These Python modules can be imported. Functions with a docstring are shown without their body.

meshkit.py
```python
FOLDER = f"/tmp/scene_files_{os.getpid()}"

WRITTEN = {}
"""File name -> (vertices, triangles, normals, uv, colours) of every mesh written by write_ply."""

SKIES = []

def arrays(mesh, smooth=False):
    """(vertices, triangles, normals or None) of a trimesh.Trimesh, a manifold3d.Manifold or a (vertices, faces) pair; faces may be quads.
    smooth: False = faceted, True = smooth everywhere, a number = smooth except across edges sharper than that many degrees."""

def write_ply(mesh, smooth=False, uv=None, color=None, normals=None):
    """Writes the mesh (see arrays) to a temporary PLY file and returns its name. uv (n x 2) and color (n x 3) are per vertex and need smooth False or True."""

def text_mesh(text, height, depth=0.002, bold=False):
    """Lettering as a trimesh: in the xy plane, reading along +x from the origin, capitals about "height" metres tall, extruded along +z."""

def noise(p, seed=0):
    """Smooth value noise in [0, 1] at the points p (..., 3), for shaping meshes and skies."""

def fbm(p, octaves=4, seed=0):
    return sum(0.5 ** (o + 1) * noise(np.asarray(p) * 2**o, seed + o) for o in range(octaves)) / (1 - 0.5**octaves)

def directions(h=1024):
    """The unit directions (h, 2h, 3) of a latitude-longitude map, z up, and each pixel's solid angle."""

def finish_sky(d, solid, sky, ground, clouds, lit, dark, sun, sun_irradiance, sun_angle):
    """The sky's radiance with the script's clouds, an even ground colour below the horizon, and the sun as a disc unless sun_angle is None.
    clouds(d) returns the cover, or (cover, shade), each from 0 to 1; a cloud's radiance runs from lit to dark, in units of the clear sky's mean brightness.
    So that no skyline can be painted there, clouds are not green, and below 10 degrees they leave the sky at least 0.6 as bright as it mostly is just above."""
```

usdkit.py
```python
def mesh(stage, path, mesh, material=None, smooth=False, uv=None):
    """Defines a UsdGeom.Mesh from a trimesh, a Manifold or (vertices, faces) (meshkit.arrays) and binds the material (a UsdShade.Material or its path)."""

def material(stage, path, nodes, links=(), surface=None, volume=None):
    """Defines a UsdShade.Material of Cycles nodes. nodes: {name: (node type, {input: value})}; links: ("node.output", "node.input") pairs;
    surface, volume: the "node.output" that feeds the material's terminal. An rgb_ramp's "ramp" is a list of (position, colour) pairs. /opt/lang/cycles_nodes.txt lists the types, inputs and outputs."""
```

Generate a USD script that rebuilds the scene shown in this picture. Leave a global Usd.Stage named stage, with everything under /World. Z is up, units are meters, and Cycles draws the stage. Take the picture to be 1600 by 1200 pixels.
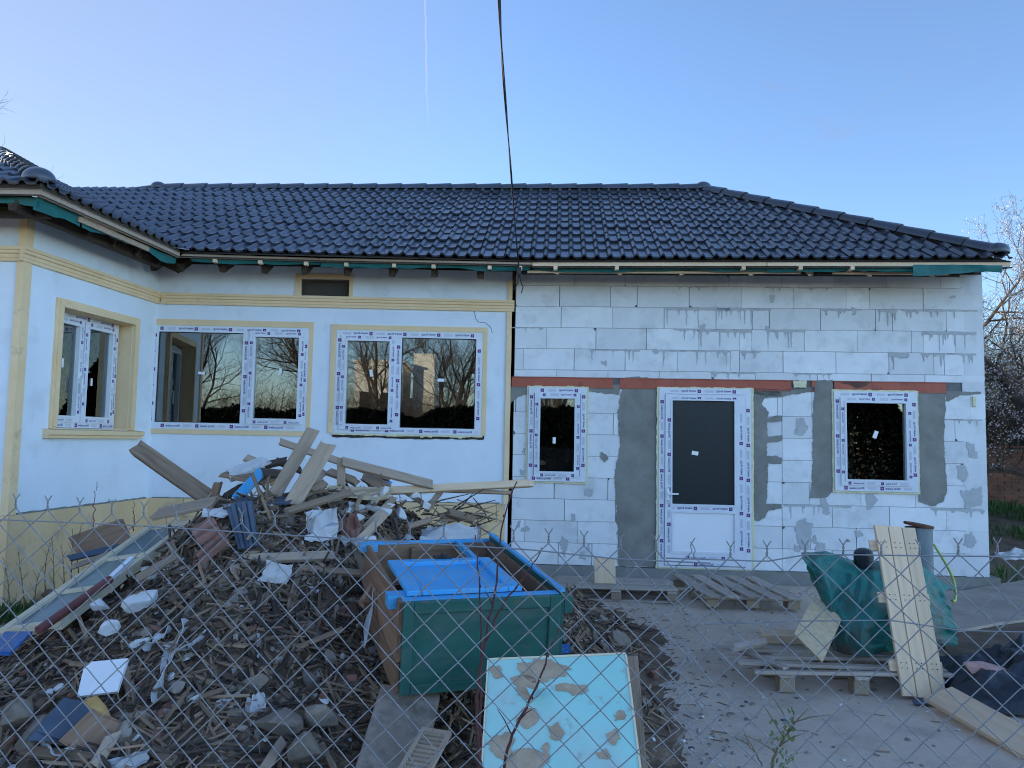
import math, random
import numpy as np, trimesh, usdkit, meshkit
from shapely.geometry import Polygon, box as sbox, LineString, Point
from shapely.ops import unary_union
from shapely import affinity
from pxr import Usd, UsdGeom, UsdLux, UsdShade, Gf, Sdf, Vt

stage = Usd.Stage.CreateInMemory()
UsdGeom.SetStageUpAxis(stage, 'Z')
UsdGeom.Xform.Define(stage, '/World')
rng = np.random.default_rng(7)
random.seed(7)

# ---------------------------------------------------------------- camera
PITCH, ROLL, EYE, FPX = 0.072978, 0.0190997, 1.579, 1200.0
_F = np.array([0, math.cos(PITCH), math.sin(PITCH)])
_U0 = np.array([0, -math.sin(PITCH), math.cos(PITCH)]); _R0 = np.array([1.0, 0, 0])
_R = _R0*math.cos(ROLL) + _U0*math.sin(ROLL); _U = -_R0*math.sin(ROLL) + _U0*math.cos(ROLL)
CAM = np.array([0, 0, EYE])
cam = UsdGeom.Camera.Define(stage, '/World/camera')
cam.CreateHorizontalApertureAttr(36.0); cam.CreateVerticalApertureAttr(27.0)
cam.CreateFocalLengthAttr(36.0*FPX/1600)
cam.CreateClippingRangeAttr(Gf.Vec2f(0.05, 5000))
cam.AddTransformOp().Set(Gf.Matrix4d(*[*_R, 0, *_U, 0, *(-_F), 0, *CAM, 1]))
cam.CreateExposureAttr(EXPOSURE := 1.36)

# ---------------------------------------------------------------- picking points: a pixel of the photograph's size on a plane of the place
def ray(px, py): return _F + _R*((px-800)/FPX) + _U*((600-py)/FPX)
def at_z(px, py, z):
    d = ray(px, py); return CAM + d*(z-EYE)/d[2]
def at_y(px, py, y):
    d = ray(px, py); return CAM + d*y/d[1]

def unit3(v): return [float(x) for x in np.asarray(v)/np.linalg.norm(v)]
# ---------------------------------------------------------------- sky and sun
SUN_EL, SUN_AZ = math.radians(11.5), math.radians(-58.0)      # low sun behind the house, to the left
SKY_STRENGTH = 0.15
to_sun = np.array([math.sin(SUN_AZ)*math.cos(SUN_EL), math.cos(SUN_AZ)*math.cos(SUN_EL), math.sin(SUN_EL)])
sky_nodes = {
    "sky": ("sky_texture", {"sky_type": "single_scattering", "sun_disc": False, "sun_elevation": SUN_EL, "sun_rotation": SUN_AZ, "altitude": 100.0,
                            "air_density": 1.0, "aerosol_density": 0.2, "ozone_density": 3.5}),
    "geo": ("texture_coordinate", {}),
    "map": ("mapping", {"scale": (3.0, 3.0, 9.0), "rotation": (0.0, 0.5, 0.3)}),
    "n": ("noise_texture", {"scale": 2.2, "detail": 6.0, "roughness": 0.62, "distortion": 1.2}),
    "r": ("rgb_ramp", {"ramp": [(0.58, (0.09, 0.09, 0.09)), (0.80, (0.40, 0.40, 0.40))]}),
    "mx": ("mix_color", {"b": (1.05, 1.15, 1.36)}),
    "wb": ("mix_color", {"blend_type": "multiply", "fac": 1.0, "b": (1.0, 0.955, 1.0), "use_clamp": False}),
    "sd": ("vector_math", {"math_type": "dot_product", "vector2": tuple(float(x) for x in to_sun)}),
    "haze": ("map_range", {"range_type": "smoothstep", "from_min": 0.38, "from_max": 0.97, "to_min": 0.0, "to_max": 0.62, "clamp": True}), "hz": ("math", {"math_type": "maximum"}),
    "dot": ("vector_math", {"math_type": "dot_product", "vector2": tuple(unit3(np.cross(ray(664, 0), ray(668, 190))))}),
    "sep": ("separate_xyz", {}), "wm": ("mapping", {"scale": (0.0, 0.0, 34.0)}), "wn": ("noise_texture", {"scale": 1.0, "detail": 3.0}),
    "wig": ("math", {"math_type": "multiply_add", "value2": 0.006, "value3": -0.003}), "sum": ("math", {"math_type": "add"}), "abs": ("math", {"math_type": "absolute"}),
    "line": ("map_range", {"from_min": 0.0004, "from_max": 0.0014, "to_min": 1.0, "to_max": 0.0, "clamp": True}),
    "fade": ("map_range", {"from_min": 0.375, "from_max": 0.43, "to_min": 0.0, "to_max": 0.33, "clamp": True}), "tr": ("math", {"math_type": "multiply"}),
    "cm": ("mix_color", {"b": (2.2, 2.2, 2.2)}),
    "bg": ("background_shader", {"strength": SKY_STRENGTH}),
}
sky_links = [("geo.generated", "map.vector"), ("map.vector", "n.vector"), ("n.fac", "r.fac"), ("geo.generated", "sd.vector1"), ("sd.value", "haze.value"), ("haze.result", "hz.value1"), ("r.color", "hz.value2"), ("hz.value", "mx.fac"), ("sky.color", "mx.a"), ("mx.result", "cm.a"), ("cm.result", "wb.a"), ("wb.result", "bg.color"),
             ("geo.generated", "dot.vector1"), ("geo.generated", "sep.vector"), ("geo.generated", "wm.vector"), ("wm.vector", "wn.vector"), ("wn.fac", "wig.value1"), ("dot.value", "sum.value1"), ("wig.value", "sum.value2"),
             ("sum.value", "abs.value1"), ("abs.value", "line.value"), ("sep.z", "fade.value"), ("line.result", "tr.value1"), ("fade.result", "tr.value2"), ("tr.value", "cm.fac")]
sky_mat = usdkit.material(stage, '/World/Looks/sky_look', sky_nodes, sky_links, surface="bg.background")
dome = UsdLux.DomeLight.Define(stage, '/World/sky')
UsdShade.MaterialBindingAPI.Apply(dome.GetPrim()).Bind(sky_mat)
dome.GetPrim().SetCustomDataByKey('kind', 'structure')
sun = UsdLux.DistantLight.Define(stage, '/World/sun')
sun.CreateNormalizeAttr(True) if hasattr(sun, 'CreateNormalizeAttr') else UsdLux.LightAPI(sun.GetPrim()).CreateNormalizeAttr(True)
sun.CreateIntensityAttr(1.0); sun.CreateAngleAttr(0.5); sun.CreateColorAttr(Gf.Vec3f(1.0, 0.86, 0.68))
_zax = to_sun; _xax = np.cross([0, 0, 1], _zax); _xax /= np.linalg.norm(_xax); _yax = np.cross(_zax, _xax)
sun.AddTransformOp().Set(Gf.Matrix4d(*[*_xax, 0, *_yax, 0, *_zax, 0, 0, 0, 30, 1]))

# ---------------------------------------------------------------- scene helpers
_names = {}
def path_for(parent, name):
    k = (str(parent), name); n = _names.get(k, 0); _names[k] = n+1
    return f"{parent}/{name}" + (f"_{n:03d}" if n else "")
def tag(p, label=None, category=None, group=None, kind=None):
    p = p.GetPrim() if hasattr(p, 'GetPrim') else p
    for k, v in (('label', label), ('category', category), ('group', group), ('kind', kind)):
        if v: p.SetCustomDataByKey(k, v)
    return p
def obj(name, mesh, material, parent='/World', M=None, smooth=False, **tags):
    """One Mesh prim under parent (a prim or a path)."""
    parent = parent.GetPath() if hasattr(parent, 'GetPath') else parent
    m = usdkit.mesh(stage, path_for(parent, name), mesh, LOOK[material] if isinstance(material, str) else material, smooth)
    if M is not None: m.AddTransformOp().Set(Gf.Matrix4d(*np.asarray(M, float).T.ravel().tolist()))
    tag(m, **tags)
    return m.GetPrim()
def thing(name, parent='/World', M=None, **tags):
    parent = parent.GetPath() if hasattr(parent, 'GetPath') else parent
    x = UsdGeom.Xform.Define(stage, path_for(parent, name))
    if M is not None: x.AddTransformOp().Set(Gf.Matrix4d(*np.asarray(M, float).T.ravel().tolist()))
    return tag(x, **tags)
def copy_of(src, name, M, **tags):
    x = UsdGeom.Xform.Define(stage, path_for('/World', name))
    x.GetPrim().GetReferences().AddInternalReference(src.GetPath())
    x.ClearXformOpOrder(); x.AddTransformOp(opSuffix='copy').Set(Gf.Matrix4d(*np.asarray(M, float).T.ravel().tolist()))
    x.GetPrim().SetInstanceable(True)
    return tag(x, **tags)
def cat(ms): return trimesh.util.concatenate([m for m in ms if m is not None])
def frame(o, x, y, z):
    M = np.eye(4); M[:3, 0], M[:3, 1], M[:3, 2], M[:3, 3] = x, y, z, o; return M
def unit(v): v = np.asarray(v, float); return v/np.linalg.norm(v)
def along(p, q, up=(0, 0, 1)):
    """Frame whose x axis runs from p to q, z as near as can be to up; origin in the middle."""
    p, q = np.asarray(p, float), np.asarray(q, float); x = unit(q-p); z = np.asarray(up, float); z = z-x*(z@x)
    if np.linalg.norm(z) < 1e-4: z = np.array([0, 1.0, 0]); z = z-x*(z@x)
    z = unit(z); return frame((p+q)/2, x, np.cross(z, x), z)
def TRS(loc=(0, 0, 0), rx=0, ry=0, rz=0, s=1.0):
    M = trimesh.transformations.euler_matrix(math.radians(rx), math.radians(ry), math.radians(rz), 'sxyz')
    M[:3, :3] = M[:3, :3] @ np.diag(np.broadcast_to(s, 3)); M[:3, 3] = loc; return M
def bx(x0, y0, z0, x1, y1, z1):
    m = trimesh.creation.box([abs(x1-x0), abs(y1-y0), abs(z1-z0)]); m.apply_translation([(x0+x1)/2, (y0+y1)/2, (z0+z1)/2]); return m
def bevel_box(lx, ly, lz, b=0.004):
    """A box with chamfered edges, about its centre."""
    h = np.array([lx, ly, lz])/2; b = min(b, h.min()*0.6); pts = []
    for sx in (-1, 1):
        for sy in (-1, 1):
            for sz in (-1, 1):
                c = np.array([sx, sy, sz])
                for k in range(3):
                    q = h-b; q = q.copy(); q[k] = h[k]; pts.append(c*q)
    return trimesh.convex.convex_hull(np.array(pts))
def extrude(poly, h):
    polys = [g for g in getattr(poly, 'geoms', [poly]) if g.geom_type == 'Polygon' and g.area > 1e-7]
    return cat([trimesh.creation.extrude_polygon(g, h, engine='earcut') for g in polys]) if polys else None
def tube(pts, r, n=6, cap=True):
    """Tube along a polyline; r a number or one radius per point."""
    pts = np.asarray(pts, float); m = len(pts); r = np.broadcast_to(np.asarray(r, float), (m,))
    t = np.gradient(pts, axis=0); t /= np.maximum(np.linalg.norm(t, axis=1, keepdims=True), 1e-9)
    ref = np.array([0, 0, 1.0]) if abs(t[0, 2]) < 0.9 else np.array([1.0, 0, 0])
    u = unit(np.cross(t[0], ref)); V = []
    a = np.arange(n)*2*math.pi/n
    for i in range(m):
        u = u-t[i]*(u@t[i]); u = unit(u); w = np.cross(t[i], u)
        V.append(pts[i]+r[i]*(np.cos(a)[:, None]*u+np.sin(a)[:, None]*w))
    V = np.vstack(V); i = np.arange(m-1)[:, None]*n; j = np.arange(n); k = (j+1) % n
    A, B, C, D = (i+j).ravel(), (i+k).ravel(), (i+n+k).ravel(), (i+n+j).ravel()
    Fc = np.vstack([np.stack([A, B, C], 1), np.stack([A, C, D], 1)])
    if cap:
        e = (m-1)*n
        Fc = np.vstack([Fc, [[0, x+1, x] for x in range(1, n-1)], [[e, e+x, e+x+1] for x in range(1, n-1)]])
    return trimesh.Trimesh(V, Fc, process=False)
def grid_mesh(nx, ny, fn):
    """Sheet of (nx+1) x (ny+1) points fn(u, v) with u, v in 0..1."""
    u, v = np.meshgrid(np.linspace(0, 1, nx+1), np.linspace(0, 1, ny+1), indexing='ij')
    P = fn(u.ravel(), v.ravel()); i, j = np.meshgrid(np.arange(nx), np.arange(ny), indexing='ij'); a = (i*(ny+1)+j).ravel()
    return trimesh.Trimesh(P, np.vstack([np.stack([a, a+ny+1, a+ny+2], 1), np.stack([a, a+ny+2, a+1], 1)]), process=False)
def thick(m, t):
    """A sheet given thickness t below it."""
    v, f = np.asarray(m.vertices), np.asarray(m.faces); n = m.vertex_normals; k = len(v)
    e = np.sort(np.vstack([f[:, [0, 1]], f[:, [1, 2]], f[:, [2, 0]]]), axis=1)
    _, idx, cnt = np.unique(e, axis=0, return_index=True, return_counts=True)
    he = np.vstack([f[:, [0, 1]], f[:, [1, 2]], f[:, [2, 0]]])[idx[cnt == 1]]
    side = np.vstack([np.stack([he[:, 0], he[:, 0]+k, he[:, 1]+k], 1), np.stack([he[:, 0], he[:, 1]+k, he[:, 1]], 1)])
    return trimesh.Trimesh(np.vstack([v, v-n*t]), np.vstack([f, f[:, ::-1]+k, side]), process=False)
def rock(size, seed, sub=2, rough=0.35, flat=0.0):
    m = trimesh.creation.icosphere(subdivisions=sub); v = np.array(m.vertices)
    d = meshkit.fbm(v*1.3+seed*7.13, 3, seed)-0.5
    v = v*(1+rough*2*d)[:, None]
    r = np.random.default_rng(seed)
    for _ in range(9):                                   # broken faces
        n = unit(r.normal(size=3)); c = r.uniform(0.38, 0.72); e = np.maximum(v@n-c, 0); v = v-e[:, None]*n*0.96
    m.vertices = v*np.broadcast_to(size, 3); return m
def plank(L, w, t, seed=0, jag=0.02, bow=0.0, n=6):
    """Board along x with worn edges, broken ends and a little bow."""
    r = np.random.default_rng(seed); b = min(w, t)*0.12
    prof = np.array([[-w/2+b, -t/2], [w/2-b, -t/2], [w/2, -t/2+b], [w/2, t/2-b], [w/2-b, t/2], [-w/2+b, t/2], [-w/2, t/2-b], [-w/2, -t/2+b]])
    k = len(prof); V = []
    for i in range(n+1):
        x = -L/2+L*i/n; p = prof*(1+r.normal(0, 0.012, prof.shape)); xs = np.full(k, x)
        if i in (0, n): xs = xs+r.uniform(-jag, jag, k)
        V.append(np.stack([xs, p[:, 0], p[:, 1]+bow*(1-(2*i/n-1)**2)], 1))
    V = np.vstack(V); Fc = []
    for i in range(n):
        for j in range(k):
            a, c = i*k+j, i*k+(j+1) % k; Fc += [[a, c, c+k], [a, c+k, a+k]]
    e = n*k
    Fc += [[0, j+1, j] for j in range(1, k-1)]+[[e, e+j, e+j+1] for j in range(1, k-1)]
    return trimesh.Trimesh(V, np.array(Fc), process=False)
def jagged(poly, amp, step=0.03, seed=0, scale=9.0):
    """A polygon with an irregular torn outline."""
    out = []
    for g in getattr(poly, 'geoms', [poly]):
        g = g.segmentize(step); c = np.array(g.exterior.coords)[:-1]
        P = np.stack([c[:, 0], c[:, 1], np.full(len(c), seed*3.7)], 1)*scale
        d = np.stack([meshkit.fbm(P, 3, seed)-0.5, meshkit.fbm(P+31, 3, seed+1)-0.5], 1)
        out.append(Polygon(c+2*amp*d).buffer(0))
    return unary_union(out)

class Wall:
    """Vertical plane: s along, z up, d out towards the viewer's side."""
    def __init__(self, P, u): self.P = np.array([P[0], P[1], 0.0]); self.u = unit([u[0], u[1], 0]); self.n = np.cross(self.u, [0, 0, 1])
    def at(self, px, py, d=0.0):
        r = ray(px, py); P = self.P+self.n*d; t = ((P-CAM)@self.n)/(r@self.n); q = CAM+r*t
        return np.array([(q-self.P)@self.u, q[2]])
    def pt(self, s, z, d=0.0): return self.P+self.u*s+self.n*d+np.array([0, 0, z])
    def M(self, d=0.0, s=0.0, z=0.0): return frame(self.pt(s, z, d), self.u, [0, 0, 1], self.n)
    def solid(self, poly, d0, d1):
        m = extrude(poly, d1-d0)
        if m is not None: m.apply_transform(self.M(d0))
        return m
    def rect(self, *px, d=0.0):
        """Rectangle (s0, z0, s1, z1) round four pixels TL TR BL BR."""
        q = [self.at(*p, d=d) for p in px]; return ((q[0][0]+q[2][0])/2, (q[2][1]+q[3][1])/2, (q[1][0]+q[3][0])/2, (q[0][1]+q[1][1])/2)
def ring(o, i): return sbox(*o).difference(sbox(*i))
def inset(r, a, b=None, c=None, e=None):
    b = a if b is None else b; c = a if c is None else c; e = a if e is None else e
    return (r[0]+a, r[1]+b, r[2]-c, r[3]-e)

# ---------------------------------------------------------------- materials
LOOK = {}
def look(name, c1, c2, scale=6.0, rough=0.75, bump=0.15, bscale=40.0, stretch=(1, 1, 1), coord='object', spec=0.4, detail=5.0, vary=0.0, spots=None, metallic=0.0, ramp=(0.3, 0.7), bdist=0.004, coat=0.0, extra=None):
    """Surface with mottled colour c1..c2, fine relief and, with vary, a tone of its own for each object. spots: (colour, scale, low, high) of a second mottling on top."""
    N = {"tc": ("texture_coordinate" if coord == 'object' else "geometry", {}),
         "mp": ("mapping", {"scale": stretch}),
         "n": ("noise_texture", {"scale": scale, "detail": detail, "roughness": 0.6}),
         "r": ("rgb_ramp", {"ramp": [(ramp[0], c1), (ramp[1], c2)]}),
         "bn": ("noise_texture", {"scale": bscale, "detail": 6.0, "roughness": 0.65}),
         "b": ("bump", {"strength": bump, "distance": bdist}),
         "p": ("principled_bsdf", {"roughness": rough, "specular_ior_level": spec, "metallic": metallic, "coat_weight": coat})}
    out = 'tc.object' if coord == 'object' else 'tc.position'
    Lk = [(out, "mp.vector"), ("mp.vector", "n.vector"), ("mp.vector", "bn.vector"), ("n.fac", "r.fac"), ("bn.fac", "b.height"), ("b.normal", "p.normal")]
    col = "r.color"
    for i, (sc, ss, lo, hi) in enumerate(spots or []):
        N[f"sn{i}"] = ("noise_texture", {"scale": ss, "detail": 5.0, "roughness": 0.65}); N[f"sr{i}"] = ("rgb_ramp", {"ramp": [(lo, (0, 0, 0)), (hi, (1, 1, 1))]})
        N[f"sm{i}"] = ("mix_color", {"b": sc})
        Lk += [("mp.vector", f"sn{i}.vector"), (f"sn{i}.fac", f"sr{i}.fac"), (f"sr{i}.color", f"sm{i}.fac"), (col, f"sm{i}.a")]; col = f"sm{i}.result"
    if vary:
        N["oi"] = ("object_info", {}); N["mr"] = ("map_range", {"from_min": 0.0, "from_max": 1.0, "to_min": 1-vary, "to_max": 1+vary})
        N["hv"] = ("hsv", {"saturation": 1.0})
        Lk += [("oi.random", "mr.value"), ("mr.result", "hv.value"), (col, "hv.color")]; col = "hv.color"
    Lk.append((col, "p.base_color"))
    LOOK[name] = usdkit.material(stage, f'/World/Looks/{name}_look', N, Lk, surface="p.BSDF"); return LOOK[name]
# ---------------------------------------------------------------- looks
look('plaster', (.69, .74, .79), (.77, .82, .86), 1.6, .85, .35, 45, coord='position', spots=[((.60, .62, .64), 2.3, .55, .82), ((.45, .44, .42), 21, .72, .82)], bdist=.003)
look('cream', (.76, .54, .295), (.84, .62, .37), 3.0, .8, .2, 70, coord='position', spots=[((.36, .27, .16), 5.0, .62, .85)])
look('plinth_cream', (.64, .44, .225), (.76, .55, .31), 2.0, .85, .3, 40, coord='position', spots=[((.26, .21, .15), 3.0, .55, .8)])
look('aac', (.68, .685, .69), (.77, .775, .78), 4.0, .95, .35, 90, coord='position', vary=.09, spots=[((.55, .55, .54), 4.5, .52, .78), ((.42, .40, .37), 17, .68, .80)], spec=.2)
look('mortar', (.205, .20, .178), (.275, .268, .24), 5.0, .95, .8, 38, coord='position', spots=[((.165, .16, .142), 2.0, .5, .75), ((.34, .335, .31), 3.1, .62, .85)], spec=.2, bdist=.006)
look('glue', (.40, .405, .41), (.49, .495, .50), 12.0, .9, .4, 70, coord='position', spec=.2)
look('joint', (.13, .13, .13), (.20, .20, .20), 12.0, .95, .3, 60, coord='position', spec=.1)
look('red_oxide', (.36, .085, .048), (.46, .125, .075), 4.0, .6, .2, 60, coord='position', spots=[((.18, .05, .04), 8.0, .55, .75)])
look('pvc', (.80, .81, .83), (.83, .84, .86), 3.0, .28, .02, 30, coord='position', spec=.5)
look('film', (.66, .68, .74), (.74, .76, .80), 5.0, .22, .12, 14, coord='position', spec=.5)
look('print_blue', (.05, .045, .20), (.07, .06, .25), 30, .4, 0)
look('print_red', (.33, .035, .10), (.38, .05, .14), 30, .4, 0)
look('print_grey', (.42, .44, .52), (.48, .50, .57), 30, .4, 0)
look('foam', (.66, .60, .36), (.78, .74, .52), 20, .9, .8, 60, coord='position', bdist=.01)
look('tile', (.020, .024, .034), (.034, .040, .054), 5.0, .34, .06, 90, spec=.85, coat=.35, vary=.28, bdist=.002)
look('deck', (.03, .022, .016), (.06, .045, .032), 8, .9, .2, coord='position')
look('pine_new', (.66, .46, .285), (.80, .59, .395), 3.0, .8, .25, 40, stretch=(.7, 9, 9), vary=.08)
look('pine_grey', (.34, .245, .17), (.48, .36, .26), 3.0, .85, .3, 40, stretch=(.7, 9, 9), vary=.12, spots=[((.18, .14, .10), 4, .55, .8)])
look('old_wood', (.21, .14, .09), (.38, .27, .185), 3.0, .9, .5, 50, stretch=(.5, 10, 10), vary=.2, spots=[((.055, .042, .03), 5, .5, .8)], bdist=.006)
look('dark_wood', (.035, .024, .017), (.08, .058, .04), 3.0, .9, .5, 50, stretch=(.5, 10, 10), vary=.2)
look('membrane', (.008, .105, .10), (.012, .15, .14), 4.0, .5, .4, 12, coord='position', bdist=.02)
look('metal_flash', (.55, .57, .60), (.65, .67, .70), 6, .3, .1, metallic=.8)
look('dark_iron', (.02, .02, .022), (.04, .04, .042), 8, .6, .3)
look('interior', (.16, .15, .14), (.22, .21, .20), 2, .95, .2, coord='position')
look('interior_dark', (.05, .045, .04), (.08, .07, .06), 2, .95, .2, coord='position')
look('curtain', (.20, .15, .09), (.28, .21, .13), 3, .95, .2, stretch=(12, 12, 1))
look('white_paper', (.78, .78, .76), (.84, .84, .82), 8, .7, .1)
LOOK['glass'] = usdkit.material(stage, '/World/Looks/glass_look', {
    "t": ("transparent_bsdf", {"color": (.62, .66, .64)}), "g": ("glossy_bsdf", {"color": (.93, .97, .95), "roughness": 0.0}),
    "tc": ("geometry", {}), "n": ("noise_texture", {"scale": 1.3, "detail": 1.0}), "b": ("bump", {"strength": .06, "distance": .01}),
    "f": ("fresnel", {"IOR": 2.85}), "m": ("mix_closure", {})},
    [("tc.position", "n.vector"), ("n.fac", "b.height"), ("b.normal", "g.normal"), ("f.fac", "m.fac"), ("t.BSDF", "m.closure1"), ("g.BSDF", "m.closure2")], surface="m.closure")
look('door_glass', (.010, .013, .014), (.016, .019, .020), 30, .22, .5, 160, coord='position', spec=.6, bdist=.004)

# ---------------------------------------------------------------- ground levels and wall planes
NEW = Wall((-0.02, 9.0731), (math.cos(-.0614), math.sin(-.0614)))
_J = np.array([-4.2, 8.985]); _C = np.array([-4.432, 6.85]); _E = np.array([-0.02, 9.075])
OLD = Wall(_J, _E-_J)
SIDE = Wall(_C, _J-_C)
WING = Wall(_C, (1, 0.0))
NEW_END = 5.43
BASE, COURSE = 0.15, 0.252
def zk(k): return BASE+(13-k)*COURSE

house = thing('house', label='single storey house, half cream-trimmed white plaster, half bare white aerated block, under black tiles', category='house')

# ---- openings
W1 = SIDE.rect((94.7, 485), (207, 503), (84, 671), (200, 671))
W1t = SIDE.rect((89, 466.6), (215.7, 496.6), (73, 671.6), (208, 673))
W2 = OLD.rect((241, 507), (484, 514), (229, 669), (477, 674))
W2t = OLD.rect((238, 495.5), (491.5, 506), (228, 676.5), (483, 682))
W3 = OLD.rect((526.7, 516), (754.7, 520), (521, 676), (750.7, 681))
W3t = OLD.rect((518.7, 505.9), (762, 513), (512, 676), (758.7, 681))
VENT = OLD.rect((471, 435.5), (546, 437.3), (470, 466), (545.5, 466))
VENTt = OLD.rect((462, 427.5), (552, 428.8), (461, 466), (551.5, 466))
W4 = NEW.rect((826.8, 605), (916, 607), (824, 751.4), (915.4, 752.8))
DOOR = NEW.rect((1029, 607), (1172.5, 608), (1029, 885.5), (1173, 889))
W5 = NEW.rect((1302.5, 612), (1431.4, 612.6), (1303, 767), (1432.8, 768.4))
OLD_LEN = float(np.linalg.norm(_E-_J)); SIDE_LEN = float(np.linalg.norm(_J-_C))
TOP = 3.62

def bxs(r, g=0.0): return sbox(r[0]-g, r[1]-g, r[2]+g, r[3]+g)
# ---- plaster walls
ow = sbox(-0.25, 0.0, OLD_LEN, TOP).difference(unary_union([bxs(W2), bxs(W3), bxs(VENT)]))
obj('plaster_wall', OLD.solid(ow, -.28, 0), 'plaster', house)
sw = sbox(0.0, 0.0, SIDE_LEN, TOP).difference(bxs(W1))
obj('plaster_wall', SIDE.solid(sw, -.28, 0), 'plaster', house)
obj('plaster_wall', WING.solid(sbox(-7.0, 0, -0.001, TOP), -.28, 0), 'plaster', house)
# ---- plinth, slightly proud, of painted blocks
PL = 0.833
def plinth_blocks(W, s0, s1, rows, n0, seed):
    r = np.random.default_rng(seed)
    for i in range(rows):
        z1 = PL-i*.21; z0 = max(z1-.207, -.2); s = s0+(-.18 if i % 2 else 0)
        while s < s1:
            a, b = max(s, s0), min(s+.40, s1)
            if b-a > .03:
                obj('plinth_block', W.solid(sbox(a, z0, b-.003, z1), 0.0, .022+r.uniform(-.002, .002)), 'plinth_cream', house)
            s += .403
plinth_blocks(OLD, 0.02, OLD_LEN-.03, 4, 0, 3)
obj('plinth', SIDE.solid(sbox(0.0, -.2, SIDE_LEN-.02, PL-.004), 0, .024), 'plinth_cream', house)
obj('plinth', WING.solid(sbox(-6.99, -.2, .02, PL-.004), 0, .022), 'plinth_cream', house)
# rough broken edge of plaster above the plinth
for W, a, b, sd in ((OLD, .05, OLD_LEN-.1, 1), (SIDE, .1, SIDE_LEN-.05, 2)):
    obj('plinth_edge', W.solid(jagged(sbox(a, PL-.004, b, PL+.012), .012, .03, sd, 14), .002, .014), 'mortar', house)
# ---- cornice: three stepped mouldings, one run per wall
zc1, zc0 = 3.234, 3.105
def cornice(W, a, b, ends=0.0):
    prof = [(0, zc0), (.022, zc0), (.022, zc0+.028), (.030, zc0+.032), (.030, zc0+.062), (.048, zc0+.068), (.048, zc1-.035), (.062, zc1-.030), (.062, zc1), (0, zc1)]
    m = extrude(Polygon(prof), b-a)                                # x = out, y = up, extrusion along s
    m.apply_transform(frame(W.pt(a, 0, .001), W.n, [0, 0, 1], W.u)); m.fix_normals()
    obj('cornice', m, 'cream', house)
cornice(OLD, .05, OLD_LEN+.03)
cornice(SIDE, -.06, SIDE_LEN-.002)
cornice(WING, -6.9, -.002)
# ---- corner strips
obj('pilaster', SIDE.solid(sbox(.0, PL, .085, TOP-.1), 0, .016), 'cream', house)
obj('pilaster', WING.solid(sbox(-.052, PL, .0161, TOP-.1), 0, .018), 'cream', house)
obj('pilaster', OLD.solid(sbox(OLD_LEN-.055, PL, OLD_LEN+.004, zc0-.002), 0, .020), 'cream', house)
obj('pilaster', OLD.solid(sbox(OLD_LEN-.045, zc1+.002, OLD_LEN+.004, TOP-.15), 0, .020), 'cream', house)

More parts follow.
